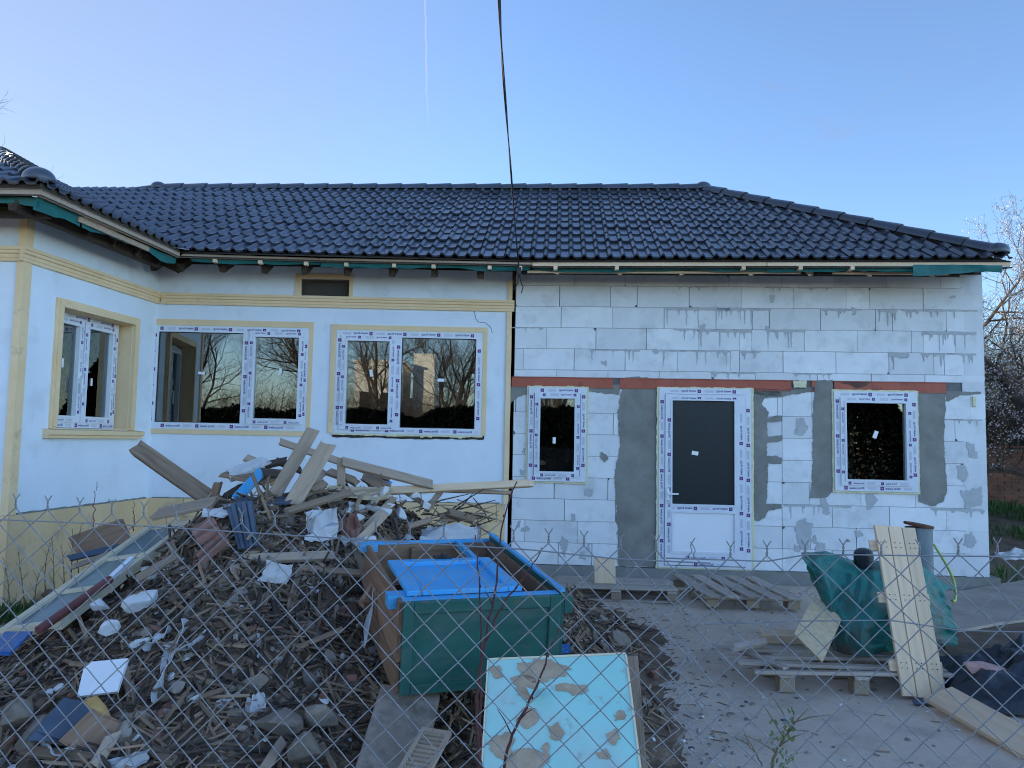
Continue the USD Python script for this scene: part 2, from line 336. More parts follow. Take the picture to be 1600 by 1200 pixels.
# ---- window trims
def trim(W, outer, inner, out=.028, step=True, sides='tlrb'):
    """Cream surround, one mesh; two steps."""
    ms = []
    def poly(o, i):
        P = ring(o, i)
        if 'b' not in sides: P = P.difference(sbox(o[0]-1, o[1]-1, o[2]+1, i[1]))
        if 't' not in sides: P = P.difference(sbox(o[0]-1, i[3], o[2]+1, o[3]+1))
        return P
    ms.append(W.solid(poly(outer, inner), .0005, out*.6))
    if step:
        o2 = inset(outer, .022); ms.append(W.solid(poly(o2, inner), out*.6, out))
    obj('window_trim', cat(ms), 'cream', house)
trim(SIDE, (W1t[0], W1[1], W1t[2], W1t[3]), W1, .04, sides='tlr')
trim(OLD, W2t, (W2[0]-.004, W2[1]-.004, W2[2]+.004, W2[3]+.004), .022, False)
trim(OLD, (W3t[0], W3[1], W3t[2], W3t[3]), (W3[0]-.012, W3[1], W3[2]+.012, W3[3]+.006), .022, False, 'tlr')
trim(OLD, (VENTt[0], VENT[1], VENTt[2], VENTt[3]), VENT, .022, False, 'tlr')
# sill of the side window
sl = SIDE.rect((65.6, 672), (216, 672), (66, 686), (216, 684))
prof = Polygon([(0, sl[1]), (.05, sl[1]), (.05, sl[1]+.025), (.075, sl[1]+.035), (.075, sl[3]-.008), (0, sl[3]+.004)])
m = extrude(prof, sl[2]-sl[0]); m.apply_transform(frame(SIDE.pt(sl[0], 0, .001), SIDE.n, [0, 0, 1], SIDE.u)); m.fix_normals()
obj('window_sill', m, 'cream', house)
# deep reveal lining of the side window (inside faces of the wall are painted cream)
obj('window_reveal', cat([SIDE.solid(sbox(W1[0], W1[1], W1[2], W1[3]).difference(sbox(*inset(W1, .006, .006, .006, .006))), -.27, -.001)]), 'cream', house)
# raw broken gap under the third window with foam
obj('raw_gap', OLD.solid(jagged(sbox(W3[0]-.02, W3[1]-.05, W3[2]+.04, W3[1]+.004), .012, .03, 5, 12), .001, .006), 'deck', house)
for i, (a, b) in enumerate(((.36, .46), (.62, .86), (1.02, 1.16), (1.36, 1.55))):
    obj('foam', OLD.solid(jagged(sbox(W3[0]+a, W3[1]-.03, W3[0]+b, W3[1]+.003), .014, .02, 9+i, 20), .004, .02), 'foam', house)
# hairline crack in the plaster near the cornice
cr = OLD.at(741, 486); pts = [cr+np.array(q) for q in ((0, 0), (.02, -.09), (.05, -.13), (.14, -.14), (.20, -.19), (.22, -.26))]
obj('crack', OLD.solid(LineString(pts).buffer(.003), .0005, .0015), 'dark_iron', house)

# ---- windows
_txt = {}
def lettering(h):
    if h not in _txt:
        m = meshkit.text_mesh('weiss profil', h, .0005, bold=True); m.vertices[:, 0] -= 0; _txt[h] = m
    return _txt[h]
def film_run(L, w, start=.06, small=False):
    """Printed protective film along a rail of length L in local x (rail width w, centred on y = 0): red-and-blue mark, words, faint small print."""
    b, r, g = [], [], []
    h = .0225 if not small else .0165; step = .40 if not small else .36; x = start
    t = lettering(h); tw = t.bounds[1][0]
    while x+.05 < L:
        q = .0165 if not small else .013
        r.append(bx(x-q*.8, -q*.8, 0, x+q*.8, q*.8, .0004))
        k = q*.62; b.append(extrude(sbox(x-q-.003, -q-.003, x+q+.003, q+.003).difference(sbox(x-q+.006, -q+.006, x+q-.006, q-.006)), .0006))
        g.append(bx(x-k*.5, -k*.5, 0, x+k*.5, k*.5, .0007))
        if x+.035+tw < L:
            c = t.copy(); c.apply_translation([x+.035, -h*.5, 0]); b.append(c)
        y0 = x+.035+tw+.035
        for j in (-1, 0, 1):
            xx = y0
            while xx < y0+.085 and xx+.02 < L:
                l = random.uniform(.008, .022); g.append(bx(xx, j*.010-.0032, 0, xx+l, j*.010+.0032, .0004)); xx += l+.004
        x += step
    return b, r, g
def printed(W, rails, d, parent):
    """rails: (s, z, angle in degrees, length, width, start, small)."""
    B, Rr, G = [], [], []
    for (s, z, ang, L, w, st, sm) in rails:
        b, r, g = film_run(L, w, st, sm); a = math.radians(ang)
        M = W.M(d, s, z) @ trimesh.transformations.rotation_matrix(a, [0, 0, 1])
        for src, dst in ((b, B), (r, Rr), (g, G)):
            for m in src: m = m.copy(); m.apply_transform(M); dst.append(m)
    if B: obj('film_lettering', cat(B), 'print_blue', parent, kind='stuff')
    if Rr: obj('film_mark', cat(Rr), 'print_red', parent, kind='stuff')
    if G: obj('film_small_print', cat(G), 'print_grey', parent, kind='stuff')
def rails_of(o, w, small=False, st=(.06, .12, .05, .1)):
    """Film on the four bars of a ring with outer rectangle o and bar width w: bottom reads normally, top upside down, left downwards, right upwards."""
    L, H = o[2]-o[0], o[3]-o[1]
    return [(o[0]+w*.3, o[1]+w/2, 0, L-w*.6, w, st[0], small), (o[2]-w*.3, o[3]-w/2, 180, L-w*.6, w, st[1], small),
            (o[0]+w/2, o[3]-w*.8, -90, H-w*1.6, w, st[2], small), (o[2]-w/2, o[1]+w*.8, 90, H-w*1.6, w, st[3], small)]
def frame_ring(W, o, w, d0, d1, seams=True):
    """Four mitred bars with a rounded inner bead."""
    ms = [W.solid(ring(o, inset(o, w)), d0, d1), W.solid(ring(inset(o, w*.80), inset(o, w+.008)), d0, d1+.006)]
    return cat(ms)
def sticker(W, px, py, d, parent, ang=0, sz=(.035, .07)):
    q = W.at(px, py, d); m = bevel_box(sz[0], sz[1], .001, .0003); m.apply_transform(W.M(d+.001, q[0], q[1]) @ trimesh.transformations.rotation_matrix(math.radians(ang), [0, 0, 1]))
    obj('sticker', m, 'white_paper', parent)
def window(W, o, dd, lights, fw=.062, name='window', foam=True, seed=0):
    """lights: list of (rectangle, opens). The frame is the part; sashes, panes, film print are its pieces. dd = how far the frame face stands out."""
    bars = [W.solid(ring(o, inset(o, fw)), dd-.07, dd)]
    edges = sorted(lights, key=lambda q: q[0][0])
    for (ra, _), (rb, _) in zip(edges[:-1], edges[1:]): bars.append(W.solid(sbox(ra[2], o[1]+fw, rb[0], o[3]-fw), dd-.07, dd-.001))
    p = obj(name, cat(bars), 'film', house)
    rails = rails_of(o, fw, False, (.05+.05*seed, .10, .06, .14))
    for (ra, _), (rb, _) in zip(edges[:-1], edges[1:]): rails.append(((ra[2]+rb[0])/2, o[3]-fw*1.2, -90, o[3]-o[1]-2.2*fw, fw, .1, False))
    printed(W, rails, dd+.0006, p)
    for r, opens in lights:
        g = r
        if opens:
            sw_ = .058; m = frame_ring(W, r, sw_, dd-.055, dd+.014)
            sp = obj('sash', m, 'film', p); printed(W, rails_of(r, sw_*.8, True, (.08, .05, .1, .07)), dd+.0146, p); g = inset(r, sw_)
        gd = dd-.028
        obj('glass_pane', W.solid(sbox(g[0]-.006, g[1]-.006, g[2]+.006, g[3]+.006), gd-.004, gd), 'glass', p)
        obj('glazing_bead', W.solid(ring((g[0]-.004, g[1]-.004, g[2]+.004, g[3]+.004), inset(g, .007)), gd+.0005, gd+.012), 'dark_iron', p)
    if foam:
        P = jagged(sbox(o[0]-.022, o[1]-.022, o[2]+.022, o[3]+.02), .010, .02, 20+seed, 22).difference(sbox(*inset(o, -.001)))
        obj('foam', W.solid(P, -.01, dd*.4+.006), 'foam', p)
    return p
def lrect(W, d, *px): return W.rect(*px, d=d)
# window 1 (wing side), recessed
d1 = -.145
o1 = SIDE.rect((92, 490), (184, 511), (78, 670), (174, 670), d=d1); o1 = (W1[0]+.0, W1[1]+.012, W1[2]-.03, W1[3]-.0)
mid1 = SIDE.at(126, 600, d1)[0]
fl = .055
p1 = window(SIDE, o1, d1, [((o1[0]+fl, o1[1]+fl, mid1-.012, o1[3]-fl), True), ((mid1+.012, o1[1]+fl, o1[2]-fl, o1[3]-fl), True)], .055, foam=False, seed=1)
sticker(SIDE, 98, 567, d1-.02, p1, 0, (.03, .09)); sticker(SIDE, 143, 597, d1-.02, p1, 0, (.03, .08))
h = cat([bx(-.012, -.06, 0, .012, .06, .012), bx(-.009, -.16, .03, .009, .01, .045), bx(-.009, -.01, .01, .009, .01, .045)]); q = SIDE.at(121, 590, d1); h.apply_transform(SIDE.M(d1+.014, q[0], q[1])); obj('handle', h, 'pvc', p1)
# window 2
fw = .075
m2 = OLD.at(378.5, 590)[0]
l2 = ((W2[0]+fw, W2[1]+fw, m2-.005, W2[3]-fw), False); r2 = OLD.rect((391, 517.5), (477.5, 520), (386, 662), (472, 664))
p2 = window(OLD, W2, .012, [l2, (r2, True)], fw, seed=2)
sticker(OLD, 315, 583, 0, p2, 85, (.03, .08)); sticker(OLD, 438, 581, 0, p2, -8, (.035, .08))
# window 3
l3 = OLD.rect((534.7, 524), (618.7, 525), (530, 671), (614, 672))
m3 = OLD.at(626, 590)[0]
p3 = window(OLD, W3, .012, [(l3, True), ((m3+.005, W3[1]+fw, W3[2]-fw, W3[3]-fw), False)], fw, seed=3)
sticker(OLD, 580, 583, 0, p3, 6, (.035, .08)); sticker(OLD, 689, 594, 0, p3, 90, (.035, .08))
# small boarded vent above the cornice
vt = obj('attic_vent', OLD.solid(sbox(*inset(VENT, .008)), -.10, -.05), 'interior_dark', house)
obj('vent_slat', OLD.solid(ring(inset(VENT, .004), inset(VENT, .03)), -.05, -.03), 'dark_wood', vt)
# window 4
p4 = window(NEW, W4, .03, [(inset(W4, .072, .05, .072, .062), True)], .066, seed=0)
sticker(NEW, 866, 688, .01, p4, 0, (.035, .075))
# window 5
p5 = window(NEW, W5, .03, [(inset(W5, .066, .066, .066, .066), True)], .068, seed=1)
sticker(NEW, 1368, 679, .01, p5, -20, (.045, .085))
# door
fwD = .066; dd = .03
door = obj('door', NEW.solid(ring(DOOR, inset(DOOR, fwD, .02, fwD, fwD)), dd-.08, dd), 'film', house)
leaf = inset(DOOR, fwD+.004, .03, fwD+.004, fwD+.004); sD = .085
gl = NEW.rect((1049, 624.5), (1147, 626.8), (1049, 787.7), (1147.5, 789.7)); pn = NEW.rect((1050, 800), (1148, 800), (1050, 862), (1148, 864))
lf = sbox(*leaf).difference(unary_union([sbox(*gl), sbox(*pn)]))
obj('door_leaf', cat([NEW.solid(lf, dd-.06, dd+.012), NEW.solid(ring(inset(gl, -.012), inset(gl, .006)), dd-.06, dd+.017), NEW.solid(ring(inset(pn, -.012), inset(pn, .010)), dd-.06, dd+.016)]), 'film', door)
obj('door_panel', NEW.solid(sbox(*inset(pn, -.005)), dd-.03, dd+.002), 'pvc', door)
obj('glass_pane', NEW.solid(sbox(*inset(gl, -.004)), dd-.03, dd-.012), 'door_glass', door)
L_, H_ = DOOR[2]-DOOR[0], DOOR[3]-DOOR[1]
printed(NEW, [(DOOR[2]-.05, DOOR[3]-fwD/2, 180, L_-.1, fwD, .14, False), (DOOR[0]+fwD/2, DOOR[3]-.1, -90, H_-.15, fwD, .06, False), (DOOR[2]-fwD/2, DOOR[1]+.05, 90, H_-.15, fwD, .16, False)], dd+.0006, door)
printed(NEW, [(leaf[2]-.04, leaf[3]-.05, 180, leaf[2]-leaf[0]-.1, .06, .08, False), (leaf[0]+.045, leaf[3]-.28, -90, 1.6, .06, .02, False), (leaf[2]-.045, leaf[1]+.1, 90, 1.7, .06, .1, False),
              (gl[2], (gl[1]+pn[3])/2, 180, gl[2]-gl[0], .06, .05, False), (leaf[0]+.1, pn[1]-.06, 0, .7, .06, .16, False), (leaf[0]+.15, pn[1]-.135, 0, .65, .06, .2, False)], dd+.0126, door)
q = NEW.at(1046, 771, dd)
hm = cat([bx(-.016, -.11, 0, .016, .06, .01), bx(-.006, -.008, .01, .008, .010, .05), bx(-.008, -.009, .04, .115, .009, .056)]); hm.apply_transform(NEW.M(dd+.012, q[0]-.02, q[1])); obj('handle', hm, 'pvc', door)
kh = bx(-.004, -.014, 0, .004, .010, .003); kh.apply_transform(NEW.M(dd+.022, q[0]-.02, q[1]-.085)); obj('keyhole', kh, 'dark_iron', door)
sticker(NEW, 1086, 708, dd-.012, door, 80, (.045, .075))
obj('foam', NEW.solid(jagged(sbox(DOOR[0]-.028, DOOR[1]-.045, DOOR[2]+.032, DOOR[3]+.015), .012, .02, 33, 20).difference(sbox(*DOOR)), -.01, .024), 'foam', door)

# ---- aerated block wall
opens = unary_union([bxs(W4, .006), bxs(DOOR, .006), bxs(W5, .006)])
sj = lambda px, py: NEW.at(px, py)[0]
NEW0 = 0.045
wall = obj('block_wall', NEW.solid(sbox(0.04, -.1, NEW_END-.008, TOP-.03).difference(unary_union([bxs(W4), bxs(DOOR), bxs(W5)])), -.30, -.010), 'joint', house)
rows = {  # course: (k top, k bottom, y in the photograph, joints)
 -1: (-.53, 0, 438, [897.5, 977.5, 1057.5, 1139, 1221, 1303, 1385, 1470]),
 0: (0, 1, 463, [874.5, 954, 995.5, 1077, 1158, 1240.5, 1322.5, 1358, 1442.5]),
 1: (1, 2, 496, [877, 957.5, 1037.5, 1119, 1175, 1202, 1282, 1368, 1394.6, 1479, 1506]),
 2: (2, 3, 528, [854, 931, 1010, 1092, 1155, 1174.7, 1200, 1257, 1340, 1424, 1443, 1493]),
 3: (3, 4, 560, [818, 897, 977, 1058, 1141, 1155.6, 1223.7, 1306, 1389, 1459, 1475, 1506.6]),
 4: (4, 4.34, 582, [870, 950, 1030, 1112, 1180, 1277, 1361, 1445]),
 5: (4.82, 6, 625, [806, 1215, 1222, 1268, 1516]),
 6: (6, 7, 660, [958, 1222, 1492]),
 7: (7, 8, 693, [1222, 1513]),
 8: (8, 9, 728, [1222, 1505]),
 9: (9, 10, 760, [866, 950, 1222, 1265, 1345, 1430, 1509]),
 10: (10, 11, 795, [882, 962, 1222, 1300, 1390, 1478]),
 11: (11, 12, 829, [820, 902, 1222, 1266, 1338, 1420, 1517]),
 12: (12, 13, 862, [872, 925, 1222, 1300, 1345, 1430])}
br = np.random.default_rng(11)
for k, (ka, kb, y, js) in rows.items():
    e = [NEW0]+[sj(j, y) for j in js]+[NEW_END]
    for a, b in zip(e[:-1], e[1:]):
        g = .0034 if br.random() < .8 else .008
        P = sbox(a+g*.6, zk(kb)+.0018, b-g*.6, zk(ka)-.0026)
        if k >= 5: P = P.difference(sbox(sj(797, 590)-.1, zk(4.34)-.13, sj(1478, 600), zk(4.34)+.01))
        P = P.difference(opens)
        if br.random() < .25 and P.area > .03:                      # chipped corner
            c = list(P.bounds); cx, cz = (c[0] if br.random() < .5 else c[2]), (c[1] if br.random() < .5 else c[3]); P = P.difference(jagged(Point(cx, cz).buffer(br.uniform(.012, .03)), .01, .01, int(br.integers(99)), 40))
        if P.area < .0008: continue
        for gm in getattr(P, 'geoms', [P]):
            if gm.area > .0008: obj('block', NEW.solid(gm, -.010, br.uniform(-.0015, .0035)), 'aac', wall)
# wide dark gaps where the extension meets the old wall
# ---- red lintels
LZ1, LZ0 = zk(4.34)-.002, zk(4.34)-.125
for a, b in ((797, 958), (968, 1236), (1268, 1276), (1303, 1478)):
    s0, s1 = sj(a, 595)+.02*(a < 800), sj(b, 598)
    obj('lintel', cat([NEW.solid(sbox(s0, LZ0, s1, LZ1), -.02, .008), NEW.solid(sbox(s0, LZ1-.008, s1, LZ1), .008, .014), NEW.solid(sbox(s0, LZ0, s1, LZ0+.008), .008, .014)]), 'red_oxide', house)
obj('foam', NEW.solid(jagged(sbox(sj(1240, 598), LZ0+.04, sj(1260, 598), LZ1), .02, .02, 61, 15), -.02, .012), 'foam', house)

# ---- grey render patches and glue smears
def npoly(pts): return Polygon([NEW.at(*p) for p in pts])
patches = [
 npoly([(966, 640), (969, 615), (972, 600), (978, 590), (1000, 588), (1020, 592), (1031, 601), (1029, 640), (1029, 886), (966, 884), (964, 820), (960, 760), (961, 740), (968, 700), (968, 680), (965, 655)]),
 npoly([(1174, 612), (1190, 609), (1222, 612), (1222, 620), (1194, 622), (1190, 632), (1200, 644), (1199, 652), (1222, 650), (1222, 658), (1199, 660), (1199, 683), (1222, 680), (1222, 689), (1199, 692), (1198, 713), (1212, 712), (1222, 716), (1220, 725), (1200, 724), (1199, 755), (1198, 788), (1221, 787), (1221, 794), (1200, 798), (1196, 808), (1184, 815), (1174, 810)]),
 npoly([(1275, 594), (1301, 594), (1302, 640), (1303, 766), (1290, 778), (1264, 780), (1268, 765), (1270, 700), (1271, 640), (1273, 610)]),
 npoly([(1434, 608), (1476, 609), (1478, 640), (1474, 680), (1476, 720), (1480, 765), (1474, 785), (1455, 792), (1436, 783), (1433, 700)]),
 npoly([(1172, 607), (1240, 609), (1272, 604), (1272, 612), (1240, 616), (1222, 620), (1172, 616)]),
 npoly([(798, 604), (824, 604), (823, 616), (810, 620), (800, 630), (797, 640)]),
 npoly([(918, 605), (968, 600), (968, 616), (945, 614), (918, 612)]),
 npoly([(1310, 597), (1358, 596), (1352, 604), (1340, 608), (1330, 604)]),
 npoly([(938, 706), (948, 710), (951, 716), (944, 722), (938, 718)]),
 npoly([(1476, 611), (1532, 613), (1532, 617), (1500, 618), (1480, 628)]),
]
for i, P in enumerate(patches):
    P = jagged(jagged(P.buffer(0), .020, .02, 40+i, 12), .012, .008, 140+i, 45).difference(unary_union([bxs(W4), bxs(DOOR), bxs(W5)]))
    obj('render_patch', NEW.solid(P, -.006, .007+.001*(i % 3)), 'mortar', house)
# glue: lines along bed joints with runs below them
gr_ = np.random.default_rng(5)
def glue_run(k, pa, pb, y, n, drip, seed, hgt=.02):
    s0, s1 = sj(pa, y), sj(pb, y); z = zk(k); P = [sbox(s0, z-hgt, s1, z-.001)]; r = np.random.default_rng(seed)
    for _ in range(n):
        s = r.uniform(s0, s1); L = r.uniform(.03, drip); w = r.uniform(.004, .012)
        P.append(Polygon([(s-w*2.6, z-hgt*.5), (s+w*2.6, z-hgt*.5), (s+w*.8, z-hgt-.02), (s+w*.4, z-L), (s, z-L-.012), (s-w*.4, z-L), (s-w*.8, z-hgt-.02)]))
    obj('glue_smear', NEW.solid(jagged(unary_union(P), .010, .012, seed, 26), .0005, .0048), 'glue', wall)
glue_run(1, 1040, 1140, 480, 7, .24, 1, .035); glue_run(1, 1120, 1205, 480, 8, .2, 2, .03); glue_run(1, 1285, 1345, 482, 5, .13, 3); glue_run(1, 1372, 1400, 482, 4, .2, 4, .03); glue_run(1, 1410, 1527, 483, 6, .12, 23)
glue_run(2, 1052, 1092, 512, 5, .13, 5, .02); glue_run(2, 1095, 1175, 513, 8, .2, 6, .035); glue_run(2, 1200, 1258, 514, 7, .2, 7, .025); glue_run(2, 1440, 1525, 517, 10, .22, 8, .04); glue_run(2, 797, 850, 510, 2, .07, 31, .012)
glue_run(3, 925, 1000, 545, 5, .15, 9); glue_run(3, 1020, 1140, 547, 8, .2, 10, .02); glue_run(3, 1160, 1190, 550, 5, .16, 11); glue_run(3, 1388, 1420, 552, 4, .2, 12, .05); glue_run(3, 1440, 1475, 552, 5, .16, 13); glue_run(3, 1480, 1525, 553, 4, .13, 14)
glue_run(0, 1060, 1105, 449, 3, .05, 15, .012); glue_run(0, 1195, 1235, 449, 2, .06, 16, .012); glue_run(0, 1245, 1300, 449, 3, .05, 17, .014)
glue_run(4, 1110, 1180, 578, 4, .08, 18, .015); glue_run(4, 1240, 1300, 584, 4, .07, 19, .02); glue_run(10, 1225, 1330, 790, 5, .16, 20, .02); glue_run(10, 1455, 1535, 795, 6, .12, 21, .03); glue_run(6, 1478, 1535, 655, 3, .06, 22, .012)
for i, (pts) in enumerate([[(1244, 815), (1258, 810), (1268, 820), (1266, 845), (1262, 862), (1250, 858), (1246, 835)], [(1333, 828), (1345, 826), (1349, 836), (1340, 840)], [(1244, 655), (1256, 652), (1262, 668), (1254, 682), (1245, 678)],
                           [(1352, 770), (1362, 768), (1370, 780), (1366, 794), (1355, 796)], [(1495, 728), (1508, 726), (1514, 742), (1506, 752), (1497, 748)], [(1506, 838), (1520, 832), (1526, 846), (1516, 858), (1506, 852)], [(1500, 768), (1532, 760), (1534, 790), (1510, 796)], [(1510, 692), (1522, 694), (1526, 716), (1514, 714)],
                           [(878, 838), (888, 845), (884, 870), (876, 862)], [(1276, 846), (1290, 848), (1288, 870), (1274, 866)], [(1280, 770), (1298, 790), (1294, 806), (1284, 800)]]):
    obj('glue_smear', NEW.solid(jagged(jagged(npoly(pts).buffer(0), .03, .012, 70+i, 16), .016, .006, 170+i, 50), .0005, .005), 'glue', wall)
q = NEW.at(1521, 627); obj('foam', NEW.solid(jagged(sbox(q[0]-.015, q[1]-.06, q[0]+.02, q[1]+.05), .012, .01, 77, 30), 0, .02), 'foam', house)
rs_ = np.random.default_rng(404)
for i in range(34):
    q = NEW.at(rs_.uniform(805, 1520), rs_.uniform(640, 880) if rs_.random() < .7 else rs_.uniform(450, 570)); e_ = sbox(q[0]-rs_.uniform(.01, .05), q[1]-rs_.uniform(.01, .06), q[0]+rs_.uniform(.01, .05), q[1]+rs_.uniform(.01, .05)).difference(unary_union([bxs(W4, .03), bxs(DOOR, .03), bxs(W5, .03)]))
    P = jagged(e_, .035, .008, 500+i, 22) if e_.area > 1e-4 else e_
    if P.area > 2e-4: obj('glue_smear', NEW.solid(P, .0005, .0042), 'glue', wall)
# foundation strip and end wall of the extension
obj('foundation', NEW.solid(jagged(sbox(-.05, -.3, NEW_END+.09, BASE-.004), .006, .05, 3, 6).difference(sbox(-9, -9, 9, -.25)), -.3, .05), 'mortar', house)
END = Wall(NEW.pt(NEW_END, 0)[:2], -NEW.n[:2])
obj('block_wall', END.solid(sbox(.0, -.1, 6.2, TOP-.03), -.25, -.004), 'aac', house)

# ---- rooms behind the glass
back = 13.6
obj('room_floor', bx(-11, 9.3, -.02, 5.2, back, .05), 'interior_dark', house)
obj('room_floor', bx(-11, 7.1, -.02, -4.6, 9.29, .05), 'interior_dark', house)
obj('room_ceiling', bx(-11.2, 9.2, 3.40, 5.1, back, 3.46), 'interior', house)
obj('room_ceiling', bx(-11.2, 7.05, 3.40, -4.5, 9.19, 3.46), 'interior', house)
obj('room_wall', bx(-11.2, back, -.1, 5.6, back+.2, 3.7), 'interior', house)
obj('room_wall', bx(-11.4, 6.9, -.1, -11.2, back, 3.7), 'interior', house)
obj('room_wall', bx(-.3, 9.33, -.1, -.15, back, 3.4), 'interior', house)
obj('room_wall', bx(2.9, 9.3, -.1, 3.0, back, 3.4), 'interior_dark', house)
obj('curtain', grid_mesh(60, 1, lambda u, v: np.stack([-4.85+.03*np.sin(u*60), 7.6+u*1.0, .3+v*2.6], 1)), 'curtain', house)
# a pole left leaning in the dark room behind the square window
a, b = NEW.pt(sj(1352, 745), 1.25, -.6), NEW.pt(sj(1370, 700), 1.75, -1.0)
obj('leaning_pole', tube([a-(b-a)*1.5, b], .018, 8), 'pine_grey', smooth=True, label='thin pale pole leaning inside the dark room behind the square window', category='pole')
# ---------------------------------------------------------------- roof
ZE = 3.6085; ZR = 5.37
nU, nN = NEW.u, -NEW.n                                             # along the ridge; into the house
def px_z(px, py, z): return at_z(px, py, z)[:2]
eave = np.array([[-3.72, 8.43], [-2.2, 8.51], [0.2, 8.53], [2.78, 8.31], [5.33, 8.10]])
RL, RRt = px_z(248, 296, ZR), px_z(1098, 297, ZR)
Rdir = unit(np.append(RRt-RL, 0))[:2]
def eave_at(s):
    """Eave point and ridge point of the slope line at abscissa s along the ridge direction (measured from RL)."""
    rp = RL+Rdir*s; d = -nN[:2]
    # walk from the ridge down along d until the eave polyline
    for a, b in zip(eave_ext[:-1], eave_ext[1:]):
        A = np.array([[d[0], -(b-a)[0]], [d[1], -(b-a)[1]]]); t, w = np.linalg.solve(A, a-rp)
        if -1e-9 <= w <= 1+1e-9 and t > 0: return a+(b-a)*w, rp
    return None
eave_ext = np.vstack([[-8.0, 8.2], eave, [9.0, 7.83]])
CORNER_R = np.array([5.33, 8.10])
TW, TL, NROW = .29, .325, 11
def tile_profile():
    p = []
    for k in (0, 1):
        o = k*.145; p += [(o, .002), (o+.010, .022), (o+.030, .036), (o+.050, .022), (o+.062, .001), (o+.104, -.003)]
    return np.array(p+[(.288, .002)])
def tile_mesh(ly):
    P = tile_profile(); n = len(P); over = .05
    top = np.hstack([np.stack([P[:, 0], np.full(n, 0.0), P[:, 1]+.030], 1), np.stack([P[:, 0], np.full(n, ly+over), P[:, 1]+.004], 1)]).reshape(n, 2, 3)
    v0, v1 = top[:, 0], top[:, 1]; v2 = v0-[0, -.004, .022]
    V = np.vstack([v0, v1, v0.copy(), v2]); i = np.arange(n-1)
    Fc = np.vstack([np.stack([i, i+1, i+1+n], 1), np.stack([i, i+1+n, i+n], 1), np.stack([i+2*n, i+3*n, i+1+3*n], 1), np.stack([i+2*n, i+1+3*n, i+1+2*n], 1)])
    return trimesh.Trimesh(V, Fc, process=False)
TILE = tile_mesh(TL)
roof = obj('roof', None or trimesh.Trimesh(np.array([[*eave[0], ZE-.02], [*eave[2], ZE-.02], [*eave[-1], ZE-.02], [*RRt, ZR-.03], [*RL, ZR-.03], [-8.3, 8.2+.0, ZE-.02]]),
      np.array([[0, 1, 4], [1, 3, 4], [1, 2, 3], [5, 0, 4]]), process=False), 'deck', house)
tr = np.random.default_rng(3)
span = float(np.linalg.norm(RRt-RL)); s = -2.2; small = []; cand = []
col = 0
while s < span+4.2:
    ea = eave_at(s+TW/2)
    if ea is not None:
        e, rp = ea; E3, R3 = np.array([*e, ZE+.005]), np.array([*rp, ZR])
        up = unit(R3-E3); x = np.array([*Rdir, 0.0]); nz = unit(np.cross(x, up)); Ls = np.linalg.norm(R3-E3)/NROW
        for r in range(NROW):
            o = E3+up*(r*Ls)-x*TW/2+nz*tr.uniform(-.005, .005)
            M = frame(o, x*(1+tr.uniform(-.003, .003)), up*(Ls/TL), nz); cand.append((r, s, M, o))
    s += TW; col += 1
def clip(m, M, planes):
    c = m.copy(); c.apply_transform(M)
    for P, n in planes:
        dd_ = (c.vertices-P)@n
        if (dd_ >= 0).all(): continue
        if (dd_ < 0).all(): return None
        c = trimesh.intersections.slice_mesh_plane(c, n, P)
        if len(c.faces) == 0: return None
    return c
def vplane(a, b, keep):
    """Vertical plane through plan points a, b keeping the side of point keep."""
    d = unit(np.array([b[0]-a[0], b[1]-a[1], 0])); n = np.array([-d[1], d[0], 0]); P = np.array([*a, 0.0])
    if (np.array([*keep, 0.0])-P)@n < 0: n = -n
    return P, n
inside = np.array([0.5, 9.5])
hipR = vplane(CORNER_R, RRt, inside)
WC = np.array([-3.94, 6.25]); WV = np.array([-3.70, 8.42])       # wing eave corner and valley foot
TANW = .485; WZ = ZE
val = vplane(WV, WV+np.array([-2.4, 2.45]), inside)
HL = RL+np.array([-2.6, -1.0])*1.0
hipL = vplane(RL, px_z(132, 309, ZR-.28), inside) if True else None
planes = [(hipR[0], hipR[1]), (val[0]-val[1]*.10, val[1])]
tiles = []
for r, s, M, o in cand:
    c = clip(TILE, M, planes)
    if c is not None and len(c.faces) > 2:
        d = np.linalg.norm(c.vertices.mean(0)-CAM); tiles.append((d, c))
tiles.sort(key=lambda t: t[0])
for d, c in tiles[:300]: obj('tile', c, 'tile', roof, smooth=40)
if len(tiles) > 300: obj('upper_tiles', cat([c for d, c in tiles[300:]]), 'tile', roof, smooth=40, kind='stuff')
# ridge and hip caps: overlapping half-round tapering tiles
def cap_mesh(L, r0, r1, n=9):
    a = np.linspace(-.08, math.pi+.08, n); V = []; th = .016
    for y, r in ((0, r0), (L, r1)):
        for rr in (r, r-th): V.append(np.stack([np.full(n, y), rr*np.cos(a), rr*np.sin(a)*.85], 1))
    V = np.vstack(V); i = np.arange(n-1); o, p = 0, 2*n
    q = lambda a_, b_, c_, d_: np.vstack([np.stack([a_, b_, c_], 1), np.stack([a_, c_, d_], 1)])
    Fc = np.vstack([q(i, i+p, i+1+p, i+1), q(i+n, i+1+n, i+1+n+p, i+n+p), q(i, i+1, i+1+n, i+n), q(i+p, i+n+p, i+1+n+p, i+1+p)])
    return trimesh.Trimesh(V, Fc[:, ::-1], process=False)
def cap_run(A, B, L=.38, r0=.118, r1=.094, parent=roof, lift=.0):
    A, B = np.asarray(A, float), np.asarray(B, float); n = max(1, round(np.linalg.norm(B-A)/L)); l = np.linalg.norm(B-A)/n; d = (B-A)/np.linalg.norm(B-A)
    y = unit(np.cross([0, 0, 1], d)); z = np.cross(d, y)
    for i in range(n):
        M = frame(A+d*(l*i-.02)+z*lift, d, y, z); c = cap_mesh(l+.04, r0, r1); c.apply_transform(M); obj('ridge_tile', c, 'tile', parent, smooth=40)
